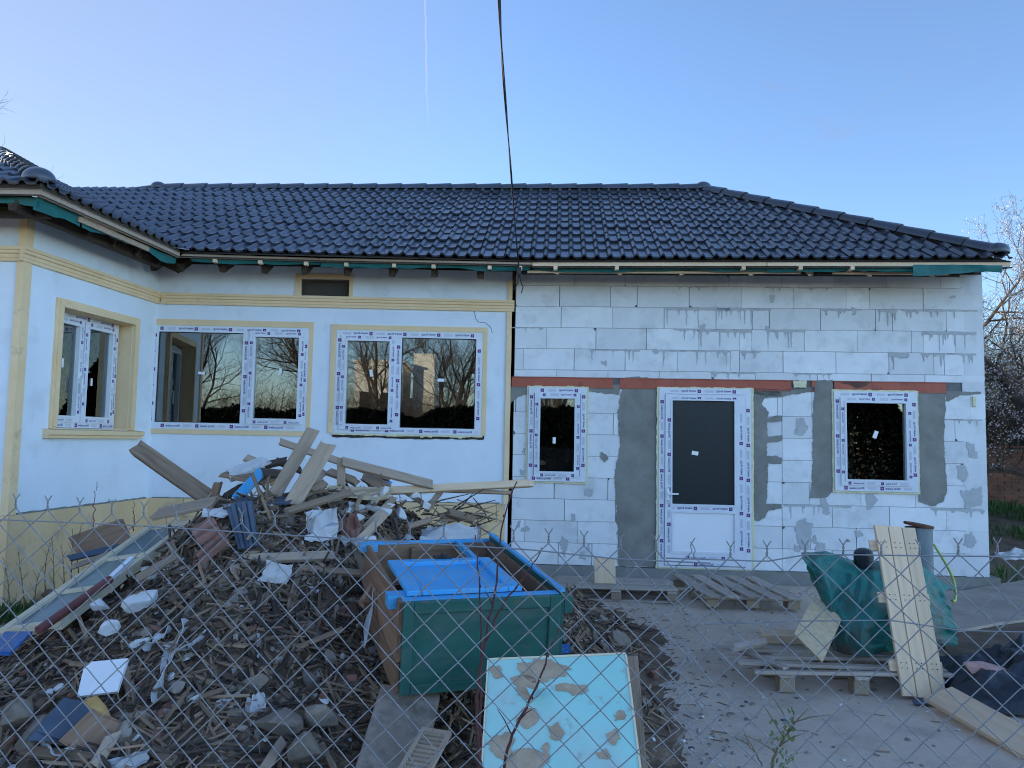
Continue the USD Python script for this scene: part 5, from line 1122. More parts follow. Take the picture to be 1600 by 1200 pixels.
# ---------------------------------------------------------------- cabinet lying on its back
fl_, fr_ = at_y(624, 1098, 3.80), at_y(872, 1058, 4.06)
fl_[2] = fr_[2] = (fl_[2]+fr_[2])/2
wx = unit(fr_-fl_); wy = unit(np.array([-wx[1], wx[0], .105])); wz_ = np.cross(wx, wy)
CW, CL, CH = .815, 1.30, .455
cab = thing('cabinet', M=frame(fl_, wx, wy, wz_), label='wooden cabinet lying on its back, bright blue on top and dark green at the end', category='cabinet')
t = .022
obj('end_panel', bx(.05, .012, .05, CW-.06, .024, CH-.06), 'green_paint', cab)
for q in ((0, 0, 0, .05, .03, CH), (CW-.06, 0, 0, CW, .03, CH), (.0505, 0, CH-.06, CW-.0605, .03, CH), (.0505, 0, 0, CW-.0605, .03, .05)): obj('end_frame', bevel_box(q[3]-q[0], .03, q[5]-q[2], .004), 'green_paint', cab, M=TRS(((q[0]+q[3])/2, .015, (q[2]+q[5])/2)))
for i in range(3): obj('side_board', plank(CL-.04, .145, t, 40+i, .006), 'raw_brown', cab, M=TRS((-.012+.003*i, CL/2+.01, .076+.151*i), 90, 0, 90))
obj('side_panel', bx(CW-.02, .031, 0, CW, CL, CH-.02), 'raw_brown', cab)
obj('bottom_panel', bx(.01, .031, 0, CW-.021, CL, .015), 'raw_brown', cab)
obj('back_panel', bx(.01, CL-.02, .0155, CW-.021, CL, CH-.03), 'raw_brown', cab)
obj('partition', bx(.58, .62, .016, .60, CL-.021, CH-.05), 'raw_brown', cab); obj('shelf', bx(.012, .63, .016, .579, .65, CH-.10), 'raw_brown', cab)
obj('batten', bx(.28, CL-.05, .02, .31, CL-.0205, CH-.05), 'raw_brown', cab)
obj('top_rail', bx(-.005, CL-.022, CH-.029, CW-.0, CL+.004, CH-.010), 'blue_paint', cab); obj('top_rail', bx(.0, .0305, CH-.029, CW, .085, CH+.002), 'blue_paint', cab)
obj('partition_edge', bx(.578, .66, CH-.049, .606, CL-.025, CH-.012), 'blue_paint', cab)
obj('corner_block', bx(-.06, .10, CH-.06, .055, .19, CH+.004), 'blue_paint', cab); obj('corner_block', bx(-.06, CL-.12, CH-.05, .05, CL-.025, CH-.004), 'blue_paint', cab)
dr = cab; du, dv, dw, dl = .03, .087, .60, .60
obj('door_panel', bx(du+.07, dv+.07, CH+.001, du+dw-.07, dv+dl-.06, CH+.007), 'blue_paint', cab)
for q in ((du, dv, du+.075, dv+dl), (du+dw-.075, dv, du+dw, dv+dl), (du+.0755, dv, du+dw-.0755, dv+.075), (du+.0755, dv+dl-.065, du+dw-.0755, dv+dl)): obj('door_rail', bevel_box(q[2]-q[0], q[3]-q[1], .026, .004), 'blue_paint', cab, M=TRS(((q[0]+q[2])/2, (q[1]+q[3])/2, CH+.016)))
obj('latch', cat([bx(.30, dv+dl-.02, CH+.03, .40, dv+dl+.03, CH+.04), bx(.34, dv+dl-.03, CH+.04, .36, dv+dl+.01, CH+.055)]), 'dark_iron', cab)
sb = thing('blue_board', M=frame(fl_+wx*(CW+.006)+wz_*.0+wy*.02, wx, wy, wz_), label='long blue board with a green end standing along the right side of the cabinet', category='board')
obj('board_face', bx(0, .003, -.0, .022, 1.30, CH+.01), 'green_paint', sb); obj('board_edge', bx(-.006, .0, CH+.0105, .022, 1.30, CH+.026), 'blue_paint', sb); obj('board_lip', bx(.0225, .0, CH-.10, .070, 1.30, CH-.02), 'green_paint', sb)
# slab and grate under it
p = at(612, 1150, 3.66); obj('concrete_slab', plank(.62, .30, .05, 50, .02), 'stone', M=along(at(600, 1240, 3.4), at(640, 1085, 3.92), (.1, -1, .9)), label='pale concrete slab tilted under the cabinet at the bottom edge', category='slab')
gm = thing('metal_grate', M=along(at(640, 1222, 3.25), at(680, 1150, 3.5), (-.3, -1, .8)), label='small slotted metal grate at the bottom edge beside the turquoise panel', category='grate')
obj('rim', extrude(ring((-.16, -.07, .16, .07), (-.14, -.052, .14, .052)), .02), 'pine_grey', gm)
for i in range(11): obj('slat', bx(-.135+i*.026, -.0515, .003, -.122+i*.026, .0515, .016), 'pine_grey', gm)
# turquoise panel leaning in front
ta, tb_, tcn = at_y(764, 1030, 3.70), at_y(976, 1021, 3.655), at_y(750, 1212, 3.24)
x = unit(tb_-ta); yv = (ta-tcn); yv = unit(yv-x*(yv@x)); n = np.cross(x, yv); PW = np.linalg.norm(tb_-ta); PH = .86
tp = thing('turquoise_panel', M=frame(ta-yv*PH, x, yv, n), label='turquoise painted board with peeled brown patches leaning in front of the cabinet', category='panel')
obj('board', bx(0, 0, -.03, PW, PH, 0), 'turquoise', tp); obj('board_edge', bx(-.006, PH-.006, -.034, PW+.004, PH+.004, .003), 'cream_paint', tp); obj('board_edge', bx(PW+.0005, -.0, -.034, PW+.010, PH-.0065, .003), 'cream_paint', tp); obj('board_edge', bx(-.008, 0, -.034, -.0005, PH-.0065, .003), 'cream_paint', tp)
def tuv(px, py):
    r = ray(px, py); o = ta-yv*PH; k = ((o-CAM)@n)/(r@n); q = CAM+r*k-o; return q@x, q@yv
for i, pts in enumerate(([(812, 1038), (838, 1034), (868, 1036), (888, 1044), (884, 1054), (862, 1058), (846, 1064), (836, 1060), (820, 1052)], [(803, 1058), (820, 1056), (836, 1062), (840, 1080), (828, 1092), (812, 1086), (806, 1072)], [(872, 1072), (885, 1069), (898, 1076), (915, 1072), (918, 1080), (905, 1084), (888, 1080), (876, 1080)], [(818, 1112), (834, 1108), (838, 1122), (826, 1136), (812, 1132)], [(862, 1138), (872, 1134), (876, 1146), (870, 1156), (862, 1150)],
                        [(772, 1155), (790, 1148), (800, 1160), (794, 1180), (776, 1184), (766, 1170)], [(800, 1178), (826, 1170), (850, 1176), (858, 1192), (840, 1206), (806, 1206), (792, 1194)], [(950, 1148), (962, 1144), (966, 1156), (956, 1162)], [(960, 1116), (972, 1112), (974, 1124), (964, 1126)], [(936, 1176), (944, 1172), (948, 1182), (940, 1186)], [(846, 1170), (858, 1168), (858, 1178), (848, 1178)], [(768, 1046), (780, 1044), (784, 1054), (772, 1058)])):
    P = jagged(Polygon([tuv(*p) for p in pts]).buffer(.008), .026, .006, 90+i, 34).intersection(sbox(.004, .0, PW-.004, PH-.01)); m = extrude(P, .0025)
    if m is not None: m.apply_translation([0, 0, .0006]); obj('bare_patch', m, 'fibre', tp)
u0, v0 = tuv(838, 1094)
obj('peeled_flap', thick(grid_mesh(10, 10, lambda u, v: np.stack([u0+(u-.5)*.085*(1-.75*v), v0+.05-v*.085, .003+.055*v*v+.02*((u-.5)*2)**2*(1-v)], 1)), .0025), 'turquoise', tp, smooth=60)
bar('plank', (985, 1026, 3.86), (998, 1215, 3.3), .07, .03, 'old_wood', 52, 'grey plank standing right behind the edge of the turquoise panel', 'plank', (.2, -1, .6))
# odd pieces right of the cabinet
for i, (px, py, s, mt, lab) in enumerate(((1022, 1058, (.06, .045, .04), 'brick_red', 'red brick half lying right of the turquoise panel'), (965, 1010, (.12, .09, .09), 'stone', 'large grey concrete lump behind the turquoise panel'), (945, 975, (.11, .08, .05), 'stone', 'flat grey stone on the debris right of the cabinet'), (1005, 1105, (.06, .05, .045), 'stone', 'grey stone right of the turquoise panel, below the brick half'), (905, 935, (.08, .05, .03), 'fibre', 'flat brown chunk right of the cabinet back corner'))):
    obj('brick' if 'brick' in lab else 'stone', rock(s, 760+i, 3, .25), mt, M=TRS(px_heap(px, py)+[0, 0, .02], 10, 20*i, 30*i), smooth=35, label=lab, category='brick' if 'brick' in lab else 'stone')
cloth(878, 1015, 4.2, .10, .05, .02, 20, 'blue_plastic', 'scrap of blue plastic beside the right end of the cabinet', 20, .8, 'plastic', 'plastic_scrap')
# ---------------------------------------------------------------- things along the extension
look('tarp', (.007, .125, .105), (.016, .19, .16), 2.5, .55, .5, 12, bdist=.02, spots=[((.13, .115, .090), 3.0, .46, .70)])
look('pallet_wood', (.36, .29, .23), (.52, .43, .355), 3, .9, .4, 45, stretch=(.6, 9, 9), vary=.12)
look('pallet_block', (.26, .19, .12), (.36, .27, .18), 3, .9, .4, 45, vary=.12)
look('grey_metal', (.13, .17, .18), (.20, .24, .25), 4, .55, .2, 30, spots=[((.13, .07, .04), 4, .6, .82)])
look('rust', (.10, .035, .02), (.19, .075, .04), 9, .9, .5, 50)
look('hose', (.42, .50, .12), (.50, .58, .18), 6, .45, .1)
look('pink_wool', (.62, .34, .30), (.74, .46, .40), 9, .95, .9, 30, bdist=.03)
look('galvanised', (.25, .26, .275), (.38, .39, .41), 60, .5, .1, 200, metallic=.75)
look('rusty_wire', (.12, .07, .05), (.20, .13, .10), 60, .7, .1)
look('twig_red', (.07, .022, .024), (.11, .04, .04), 30, .6, .3, 80)
look('weed', (.13, .10, .065), (.22, .17, .11), 30, .9, .2)
look('cable_black', (.012, .012, .014), (.02, .02, .024), 30, .5, .1)
def pallet(name, P, ang, label, L=1.2, Wd=.8, seed=0, slats=5, across=False, stringers=3, missing=()):
    """Deck boards along x on three bearers along y with blocks below; origin at the near left corner on the ground."""
    r = np.random.default_rng(seed); a = math.radians(ang); p = thing(name, M=frame(np.array(P), [math.cos(a), math.sin(a), 0], [-math.sin(a), math.cos(a), 0], [0, 0, 1]), label=label, category='pallet', group=None)
    for i in range(slats):
        if i in missing: continue
        w = Wd/slats*.80; obj('slat', plank(L+r.uniform(-.01, .01), w*r.uniform(.92, 1.05), .020, seed*10+i, .008), 'pallet_wood', p, M=TRS((L/2+r.uniform(-.006, .006), Wd*(i+.5)/slats, .130), r.uniform(-1, 1), 0, r.uniform(-.5, .5)))
    for x in (.05, L/2, L-.05): obj('bearer', plank(Wd, .095, .020, seed*10+20, .005), 'pallet_wood', p, M=TRS((x, Wd/2, .1085), 0, 0, 90))
    for x in (.05, L/2, L-.05):
        for y in (.06, Wd/2, Wd-.06): obj('block', bevel_box(.10, .12, .075, .004), 'pallet_block', p, M=TRS((x, y, .060), 0, 0, r.uniform(-3, 3)))
    for y in (.06, Wd/2, Wd-.06): obj('base_board', plank(L, .095, .020, seed*10+30, .005), 'pallet_wood', p, M=TRS((L/2, y, .011)))
    return p
pa = at_z(868, 938, 0.0)
pallet('pallet', (pa[0], pa[1], 0), -3.6, 'weathered pallet lying along the block wall under the narrow window', 1.2, .62, 3, 5)
pb = at_z(1102, 952, 0.0); pe = at_z(1238, 956, 0.0)
# slats of the second pallet run towards the wall
ang = math.degrees(math.atan2(pe[1]-pb[1], pe[0]-pb[0]))
a = math.radians(ang); ux = np.array([math.cos(a), math.sin(a), 0]); Lx = .90
p2_ = thing('pallet', M=frame(np.array([pb[0], pb[1], 0]), ux, np.array([-ux[1]-.18, ux[0], .03]), [0, 0, 1]), label='weathered pallet at the door step, its slats running toward the wall', category='pallet')
for i in range(5): obj('slat', plank(1.0, .125, .020, 60+i, .01), 'pallet_wood', p2_, M=TRS((.07+i*.19, .46, .130), 0, 0, 90+random.uniform(-1, 1)))
for y in (.04, .46, .88): obj('bearer', plank(.92, .09, .020, 70, .005), 'pallet_wood', p2_, M=TRS((.45, y, .1085)))
for x in (.07, .45, .84):
    for y in (.05, .46, .88): obj('block', bevel_box(.12, .10, .075, .004), 'pallet_block', p2_, M=TRS((x, y, .060)))
# board piece on the first pallet
q = at_y(945, 893, pa[1]+.25); obj('board', plank(.27, .22, .025, 75, .005), 'pine_new', M=along(q-[0, 0.03, .12], q+[0, .04, .12], (0, -1, .3)), label='short pale board propped on the pallet under the narrow window', category='board')

# covered machine on a pallet with planks round it
pc = at_z(1236, 1084, 0.0)
pal = thing('pallet', M=frame(np.array([pc[0], pc[1], 0]), [math.cos(-.035), math.sin(-.035), 0], [.035, 1, 0], [0, 0, 1]), label='broken pallet under the green tarpaulin, its thin boards loose', category='pallet')
for i, (x0, L_p, y, w_, dz) in enumerate(((-.22, 1.25, .03, .055, 0), (-.30, 1.35, .17, .06, .004), (-.36, 1.3, .34, .055, .008), (-.38, 1.3, .47, .05, .012), (.0, 1.0, .62, .09, 0), (.0, 1.0, .76, .09, 0))):
    obj('slat', plank(L_p, w_, .022, 500+i, .015), 'pallet_wood', pal, M=TRS((x0+L_p/2, y, .130+dz), (-4, 3, -2, 5, 0, 0)[i], (-.4, .5, -.8, .9, 0, 0)[i], (1.2, -.8, .6, -1.2, 0, 0)[i]))
for x in (-.02, .45, .92): obj('bearer', plank(.80, .09, .020, 520, .01), 'pallet_wood', pal, M=TRS((x, .40, .1085), 0, 0, 90))
for x in (-.02, .45, .92):
    for y in (.06, .40, .74): obj('block', bevel_box(.10, .10, .095, .004), 'pallet_block', pal, M=TRS((x, y, .0495)))
obj('slat', plank(.42, .06, .02, 530, .02), 'pallet_wood', pal, M=TRS((-.12, .24, .152), 0, 2, -62))
bar('batten', (1148, 1012, 5.3), (1196, 1003, 5.5), .05, .03, 'pallet_wood', 76, 'thin batten end sticking out left of the tarpaulin pallet', 'batten', (0, -.5, 1))
a, b = at_y(1188, 994, 5.72), at_y(1262, 996, 5.72); obj('beam', plank(np.linalg.norm(b-a), .10, .075, 77, .01), 'pine_new', M=along(a, b, (0, -.2, 1)), label='short squared beam lying on the left end of the tarpaulin pallet', category='beam')
# plywood leaning on the tarpaulin
a1, a2 = at_y(1262, 1004, 5.45), at_y(1318, 955, 5.75)
pw = thing('plywood_board', label='stained sheet of plywood leaning against the green tarpaulin', category='board')
quad = [at_y(1241, 990, 5.18), at_y(1285, 1034, 4.98), at_y(1316, 966, 5.25), at_y(1272, 930, 5.50)]
_n = np.cross(np.array(quad[1])-quad[0], np.array(quad[3])-quad[0]); _r = ray(1316, 966); quad[2] = CAM+_r*(((quad[0]-CAM)@_n)/(_r@_n))
quad = np.array(quad); obj('sheet', thick(trimesh.Trimesh(quad, np.array([[0, 1, 2], [0, 2, 3]]), process=False), .015), 'chipboard', pw)
# barrel (dark ribbed) under the tarpaulin
bc = at_y(1352, 1040, 5.62); bz = .14
prof = [[0, 0]]
for i in range(17): prof.append([.245+.010*(i % 2), .012+i*.025])
prof += [[.23, .43], [0, .435]]
obj('barrel', trimesh.creation.revolve(np.array(prof), sections=36), 'black_plastic', M=TRS((bc[0], bc[1]+.1, bz)), smooth=30, label='dark ribbed barrel standing under the green tarpaulin', category='barrel')
# tarpaulin draped over it
tc = np.array([bc[0]+.05, bc[1]+.12])
from scipy.interpolate import RectBivariateSpline
_top = [(1250, 866, 5.60), (1288, 868, 5.66), (1335, 884, 5.75), (1385, 882, 5.8), (1435, 890, 5.85), (1478, 925, 5.9)]
_mid = [(1264, 896, 5.56), (1300, 938, 5.36), (1345, 955, 5.24), (1395, 950, 5.30), (1445, 950, 5.5), (1490, 968, 5.75)]
_bot = [(1292, 950, 5.45), (1303, 1018, 5.32), (1350, 1026, 5.22), (1400, 1014, 5.30), (1450, 1008, 5.5), (1492, 1008, 5.75)]
CG = np.array([[at_y(*q) for q in row] for row in (_top, _top, _mid, _bot)]); CG[0] = CG[1]*[1.115, 1, 1]+[.04, .6, -.10]
_sp = [RectBivariateSpline([0, .3, .65, 1.0], np.linspace(0, 1, 6), CG[:, :, k], kx=2, ky=1) for k in range(3)]
def ridged(P, o, seed): return 1-2*np.abs(meshkit.fbm(P, o, seed)-.5)*2.2
def tarp(u, v):
    p = np.stack([s_.ev(v, u) for s_ in _sp], 1); P = np.stack([u*5+v*1.5, v*3.2-u, u*0+4.2], 1); f = meshkit.fbm(P*.7, 3, 15)-.5; rd = ridged(P*1.1, 3, 21); r2 = ridged(P*2.6+5, 2, 23)
    p = p+np.array([0, -1, .25])*(.10*f+.055*(rd-.6)+.022*(r2-.6))[:, None]; p[:, 2] += .03*(meshkit.fbm(np.stack([u*9, v*2, u*0+1], 1), 3, 8)-.5)*(v > .9); return p
obj('tarpaulin', thick(grid_mesh(90, 70, tarp), .003), 'tarp', smooth=35, label='dusty green tarpaulin draped over a barrel in front of the block wall', category='tarpaulin')
# black bucket on top
bk = at_y(1350, 885, 5.75)
obj('bucket', trimesh.creation.revolve(np.array([[0, 0], [.055, 0], [.066, .03], [.071, .075], [.068, .08], [.070, .115], [.062, .145], [.040, .160], [0, .163]]), sections=28), 'black_plastic', M=TRS((bk[0], bk[1], bk[2]-.03), 8, -5, 0), smooth=40, label='small black bucket standing on the green tarpaulin', category='bucket')
# three boards nailed together, leaning
ba, bb = at_z(1444, 1090, .015), at_y(1397, 823, 5.35)
Lb = np.linalg.norm(bb-ba); M3 = along(ba, bb, (0, -1, .2)); pn3 = thing('leaning_boards', M=M3, label='panel of three pale boards leaning steeply in front of the green tarpaulin', category='panel')
for i in (-1, 0, 1): obj('board', plank(Lb, .090, .024, 80+i, .004, n=3), 'pine_new', pn3, M=TRS((0.0+.004*i, i*.0935, 0)))
for x in (-.33, 0.06, .38): obj('crosspiece', plank(.34, .07, .022, 84, .004, n=3), 'pine_new', pn3, M=TRS((x*Lb, .01, -.024), 0, 0, 90))
nl = [bx(x*Lb+dx-.003, y-.003, .0122, x*Lb+dx+.003, y+.003, .0142) for x in (-.33, .06, .38) for dx in (-.016, .016) for y in (-.11, -.08, -.015, .02, .08, .115)]
obj('nail_heads', cat(nl), 'dark_iron', pn3, kind='stuff')
# grey pipe with a rusty lid behind
pp = at_y(1437, 905, 6.35); zt = at_y(1437, 818, 6.35)[2]
pt_ = thing('standpipe', M=TRS((pp[0], pp[1], 0)), label='grey metal standpipe with a rusty tilted lid behind the leaning boards', category='pipe')
obj('pipe', cat([tube([[0, 0, 0], [0, 0, zt*.5], [0, 0, zt-.03]], .103, 28)]), 'grey_metal', pt_, smooth=40)
obj('lid', trimesh.creation.cylinder(.112, .018, sections=28), 'rust', pt_, M=TRS((0, 0, zt-.012), 3, 8, 0)); obj('strap', bx(.02, -.118, 0, .06, -.104, zt*.55), 'rust', pt_)
# hose
hp = [at_y(*q) for q in ((1459, 850, 6.6), (1470, 868, 6.55), (1482, 888, 6.5), (1490, 908, 6.5), (1493, 925, 6.45), (1488, 938, 6.3))]
hp = np.array(hp); from scipy.interpolate import splprep, splev
tck, _ = splprep(hp.T, s=0, k=3); hs = np.array(splev(np.linspace(0, 1, 30), tck)).T
obj('hose', tube(hs, .011, 8), 'hose', smooth=True, label='yellow-green hose hanging in an arc beside the grey standpipe', category='hose')
q = at_z(1475, 940, .08); obj('bottle', trimesh.creation.revolve(np.array([[0, 0], [.03, 0], [.033, .01], [.033, .13], [.012, .17], [.012, .195], [0, .195]]), sections=16), 'dull_glass', M=TRS((q[0], q[1]+.2, .05)), smooth=40, label='small clear bottle standing below the hose at the wall foot', category='bottle')
# single board on the ground at bottom right
a, b = at_z(1466, 1084, .09), at_z(1640, 1182, .045)
obj('board', plank(np.linalg.norm(b-a), .20, .028, 88, .006), 'pine_new', M=along(a, b, (-.25, -.35, 1)), label='long pale board lying on the ground at the bottom right corner', category='board')
# black sheeting and pink wool
def plastic(cx, cy, w, h, amp, seed, z0=.02):
    def fn(u, v):
        P = np.stack([u*3.0+seed, v*2.6, u*0+seed], 1); e = np.sin(np.pi*u)**.5*np.sin(np.pi*v)**.5; a, b = ridged(P, 3, seed), ridged(P*2.7, 3, seed+1); k = meshkit.fbm(P*.8, 2, seed+2)
        return np.stack([cx+(u-.5)*w*(.8+.4*meshkit.fbm(P*1.5, 2, 3)), cy+(v-.5)*h*(.8+.4*meshkit.fbm(P*1.5+4, 2, 3)), z0+e*amp*(.1+1.0*k*k*2+.55*(a-.4)+.28*(b-.4)).clip(0.02)], 1)
    return thick(grid_mesh(70, 60, fn), .002)
s = at_z(1575, 1085, .03); obj('plastic_sheet', plastic(s[0]+.15, s[1]+.1, 1.2, .85, .24, 7), 'black_plastic', smooth=30, label='crumpled black plastic sheet on the ground at the right edge', category='plastic sheet')
s = at_z(1535, 1062, .12); obj('insulation', rock((.20, .12, .10), 95, 4, .9), 'pink_wool', M=TRS((s[0]+.02, s[1]-.02, .17), 0, 10, 20), smooth=True, label='torn clump of pink insulation beside the black plastic sheet', category='insulation')
cloth(1588, 1060, 4.95, .18, .14, .05, 31, 'rag', 'clear crumpled plastic bag on the black plastic sheet', 5, .9, 'bag', 'plastic_bag')
cloth(1585, 868, 10.5, .35, .2, .06, 32, 'rag', 'pale rag lying on the grass behind the house corner', 5, .5)
q = at_z(1448, 1098, .01); obj('stone', rock((.10, .05, .02), 96, 2, .3), 'slate_sheet', M=TRS((q[0]-.02, q[1], .02), 0, 0, 5), smooth=35, label='flat dark stone at the foot of the leaning boards', category='stone')
bar('board', (1470, 1046, 5.6), (1500, 1052, 5.3), .05, .02, 'pine_grey', 90, 'short grey board end at the right of the leaning boards', up=(0, -.4, 1))
# grit on the yard
pg = UsdGeom.PointInstancer.Define(stage, '/World/yard_grit'); tag(pg, label='scattered grit, crumbs and splinters on the bare grey yard', category='grit', kind='stuff')
rg = np.random.default_rng(66); pr = [obj('crumb', rock((.012, .010, .006), 61, 1), 'heap_stone', pg), obj('crumb', rock((.010, .007, .005), 62, 1), 'plaster_lump', pg), obj('chip', plank(.04, .006, .003, 63, .008, n=2), 'old_wood', pg)]
pg.CreatePrototypesRel().SetTargets([q.GetPath() for q in pr]); ng = 1500
yx = np.concatenate([rg.uniform(.6, 5.5, 600), .85+np.abs(rg.normal(0, .32, 600)), rg.uniform(.3, 5.4, 300)]); yy = np.concatenate([rg.uniform(3.2, 8.7, 600), rg.uniform(3.4, 8.2, 600), 8.6-np.abs(rg.normal(0, .25, 300))])
pg.CreatePositionsAttr(Vt.Vec3fArray.FromNumpy(np.column_stack([yx, yy, gz(yx, yy)+.002]).astype(np.float32))); pg.CreateProtoIndicesAttr(Vt.IntArray.FromNumpy(rg.choice(3, ng, p=[.6, .15, .25]).astype(np.int32)))
qa = rg.uniform(0, math.pi, ng); pg.CreateOrientationsAttr(Vt.QuathArray([Gf.Quath(float(math.cos(a)), 0.0, 0.0, float(math.sin(a))) for a in qa])); pg.CreateScalesAttr(Vt.Vec3fArray.FromNumpy((rg.uniform(.4, 1.6, (ng, 1))**1.5*np.ones((1, 3))).astype(np.float32)))
# litter on the yard
rl = np.random.default_rng(99)
for i in range(40):
    px, py = rl.uniform(960, 1420), rl.uniform(960, 1190); p = at_z(px, py, 0.0); s = rl.uniform(.008, .022)
    obj('pebble', rock((s*1.4, s, s*.6), 800+i, 1), ('stone', 'slate_sheet', 'plaster_lump')[int(rl.choice(3, p=[.6, .25, .15]))], M=TRS((p[0], p[1], p[2]+.004+float(gz(p[0], p[1])))), group='pebbles on the yard', label='small loose pebble on the bare grey yard', category='pebble')

# ---------------------------------------------------------------- cable to the eaves
cp = [at_y(778, -60, 2.9), at_y(780, 0, 3.3), at_y(784, 90, 4.2), at_y(793, 190, 5.6), at_y(799, 285, 7.0), at_y(805, 350, 8.0), at_y(809, 398, 8.42), at_y(811, 425, 8.46)]
tck, _ = splprep(np.array(cp).T, s=.003, k=3); cs = np.array(splev(np.linspace(0, 1, 60), tck)).T
cb = thing('overhead_cable', label='black overhead cable coming down from the sky to the eaves', category='cable')
w = np.linspace(0, 9, 60); off = np.stack([np.cos(w), np.zeros(60), np.sin(w)], 1)
obj('strand', tube(cs+off*.0042, .005, 6), 'cable_black', cb, smooth=True); obj('strand', tube(cs-off*.0042, .005, 6), 'cable_black', cb, smooth=True)
e = cs[-1]; obj('tail', tube([e, e+[.02, .05, -.10], e+[.05, .1, -.16], e+[.03, .12, -.22]], .006, 5), 'cable_black', cb); obj('tail', tube([e, e+[-.01, .05, -.12], e+[-.06, .1, -.20]], .006, 5), 'cable_black', cb); obj('clamp', bevel_box(.05, .05, .09, .006), 'dark_iron', cb, M=TRS(e))

# ---------------------------------------------------------------- chain-link fence
rf = np.random.default_rng(17)
PIT = .055
def chain_fence(P0, yaw, slope, i0, i1, label, seed, wires=(), bottom=.05, ragged=None):
    """P0: tip of twist 0. Each woven wire zigzags between two columns half a pitch apart."""
    f = thing('chain_link_fence', label=label, category='fence'); d = np.array([math.cos(yaw), math.sin(yaw), 0]); n = np.array([d[1], -d[0], 0]); hp = PIT/2
    def node(c, b):                       # c: column in half pitches, b: row in half pitches below the top
        s = c*hp; p = P0+d*s+np.array([0, 0, slope*s-.016-b*hp]); q = np.array([s*1.4, b*hp*1.4, seed]); k = np.array([meshkit.noise(q, 3), meshkit.noise(q+9, 4), meshkit.noise(q+17, 5)])-.5
        q2 = q*7; k2 = np.array([meshkit.noise(q2, 6), meshkit.noise(q2+5, 7), meshkit.noise(q2+3, 8)])-.5
        return p+d*(k[0]*.022+k2[0]*.004)+n*(k[1]*.05+k2[1]*.004)+np.array([0, 0, k[2]*.018+k2[2]*.004])
    rows = int((P0[2]-.016-bottom)/hp)
    for c in range(2*i0, 2*i1):
        pts = []; nodes = [node(c+((b+(c % 2)) % 2), b) for b in range(rows)]
        fr = .0016
        for b, q in enumerate(nodes):
            side = 1 if ((b+(c % 2)) % 2) else -1           # right or left column of this wire
            if b == 0 and c % 2 == 0 or (b == 0): pass
            pq = nodes[b-1] if b else None; nq = nodes[b+1] if b+1 < rows else None
            o = n*fr*(1 if b % 2 else -1)
            if pq is not None: pts.append(q+(pq-q)*.10+o*.2)
            pts.append(q+o+d*side*.0010)
            if nq is not None: pts.append(q+(nq-q)*.10+o*.2)
        if (0+(c % 2)) % 2 == 0 or True:
            top = nodes[0]; sgn = -1 if c % 2 == 0 else 1
            if c % 2 == 0: tw = [top+np.array([0, 0, .016])+d*-.006+np.array([0, 0, .007]), top+np.array([0, 0, .015])+d*-.001, top+d*.0012+np.array([0, 0, .010]), top+d*-.0012+np.array([0, 0, .005])]
            else: tw = [top+np.array([0, 0, .016])+d*.006+np.array([0, 0, .007]), top+np.array([0, 0, .015])+d*.001, top+d*-.0012+np.array([0, 0, .010]), top+d*.0012+np.array([0, 0, .005])]
            # wires with odd index start at their right column: both meet at an even column
            pts = tw+pts
        obj('wire', tube(pts, .00098, 5, cap=False), 'galvanised', f, smooth=True)
    for (pxs, dep, rad, mt) in wires:
        q = np.array([at_y(px, py, dep(px)) for px, py in pxs]); k = np.linspace(0, len(q)-1, 40); qq = np.stack([np.interp(k, np.arange(len(q)), q[:, j]) for j in range(3)], 1)
        obj('tension_wire', tube(qq, rad, 5), mt, f, smooth=True)
    return f
lf = chain_fence(np.array([-.81608, 1.2763, 1.470]), -.0651, -.0391, -3, 20, 'galvanised chain-link fence in front of the rubble heap, left length', 1.5, [([(-80, 808), (0, 812), (150, 818), (275, 825), (480, 838), (660, 849), (830, 859), (961, 873), (1110, 880)], lambda x: 1.255-.00005*x, .0011, 'galvanised')])
rfn = chain_fence(np.array([.29508, 1.2257, 1.417]), -.1347, .0459, -0, 14, 'galvanised chain-link fence in front of the yard, right length', 8.5, [([(1040, 872), (1199, 877), (1263, 866), (1420, 868), (1600, 870), (1700, 872)], lambda x: 1.2-.0001*(x-1040), .0011, 'galvanised'), ([(1100, 975), (1265, 970), (1391, 969), (1500, 985), (1700, 990)], lambda x: 1.2-.0001*(x-1040), .0010, 'galvanised')])
# loose ends where the two lengths overlap
for i in range(4):
    r = np.random.default_rng(300+i); x0 = (1030, 1062, 1078, 1052)[i]; pts = []; y = (885, 880, 893, 1000)[i]; k = 0
    while y < 1215:
        pts.append(at_y(x0+(20 if k % 2 else -14)*r.uniform(.5, 1.3)+(y-880)*.03, y, 1.20+r.normal(0, .012))); y += r.uniform(22, 34); k += 1
    q = []
    for a_, b_, c_ in zip(pts[:-2], pts[1:-1], pts[2:]): q += [b_+(a_-b_)*.12, b_, b_+(c_-b_)*.12]
    obj('loose_wire', tube(q, .00092, 5), 'galvanised', (lf, rfn)[i % 2], smooth=True)

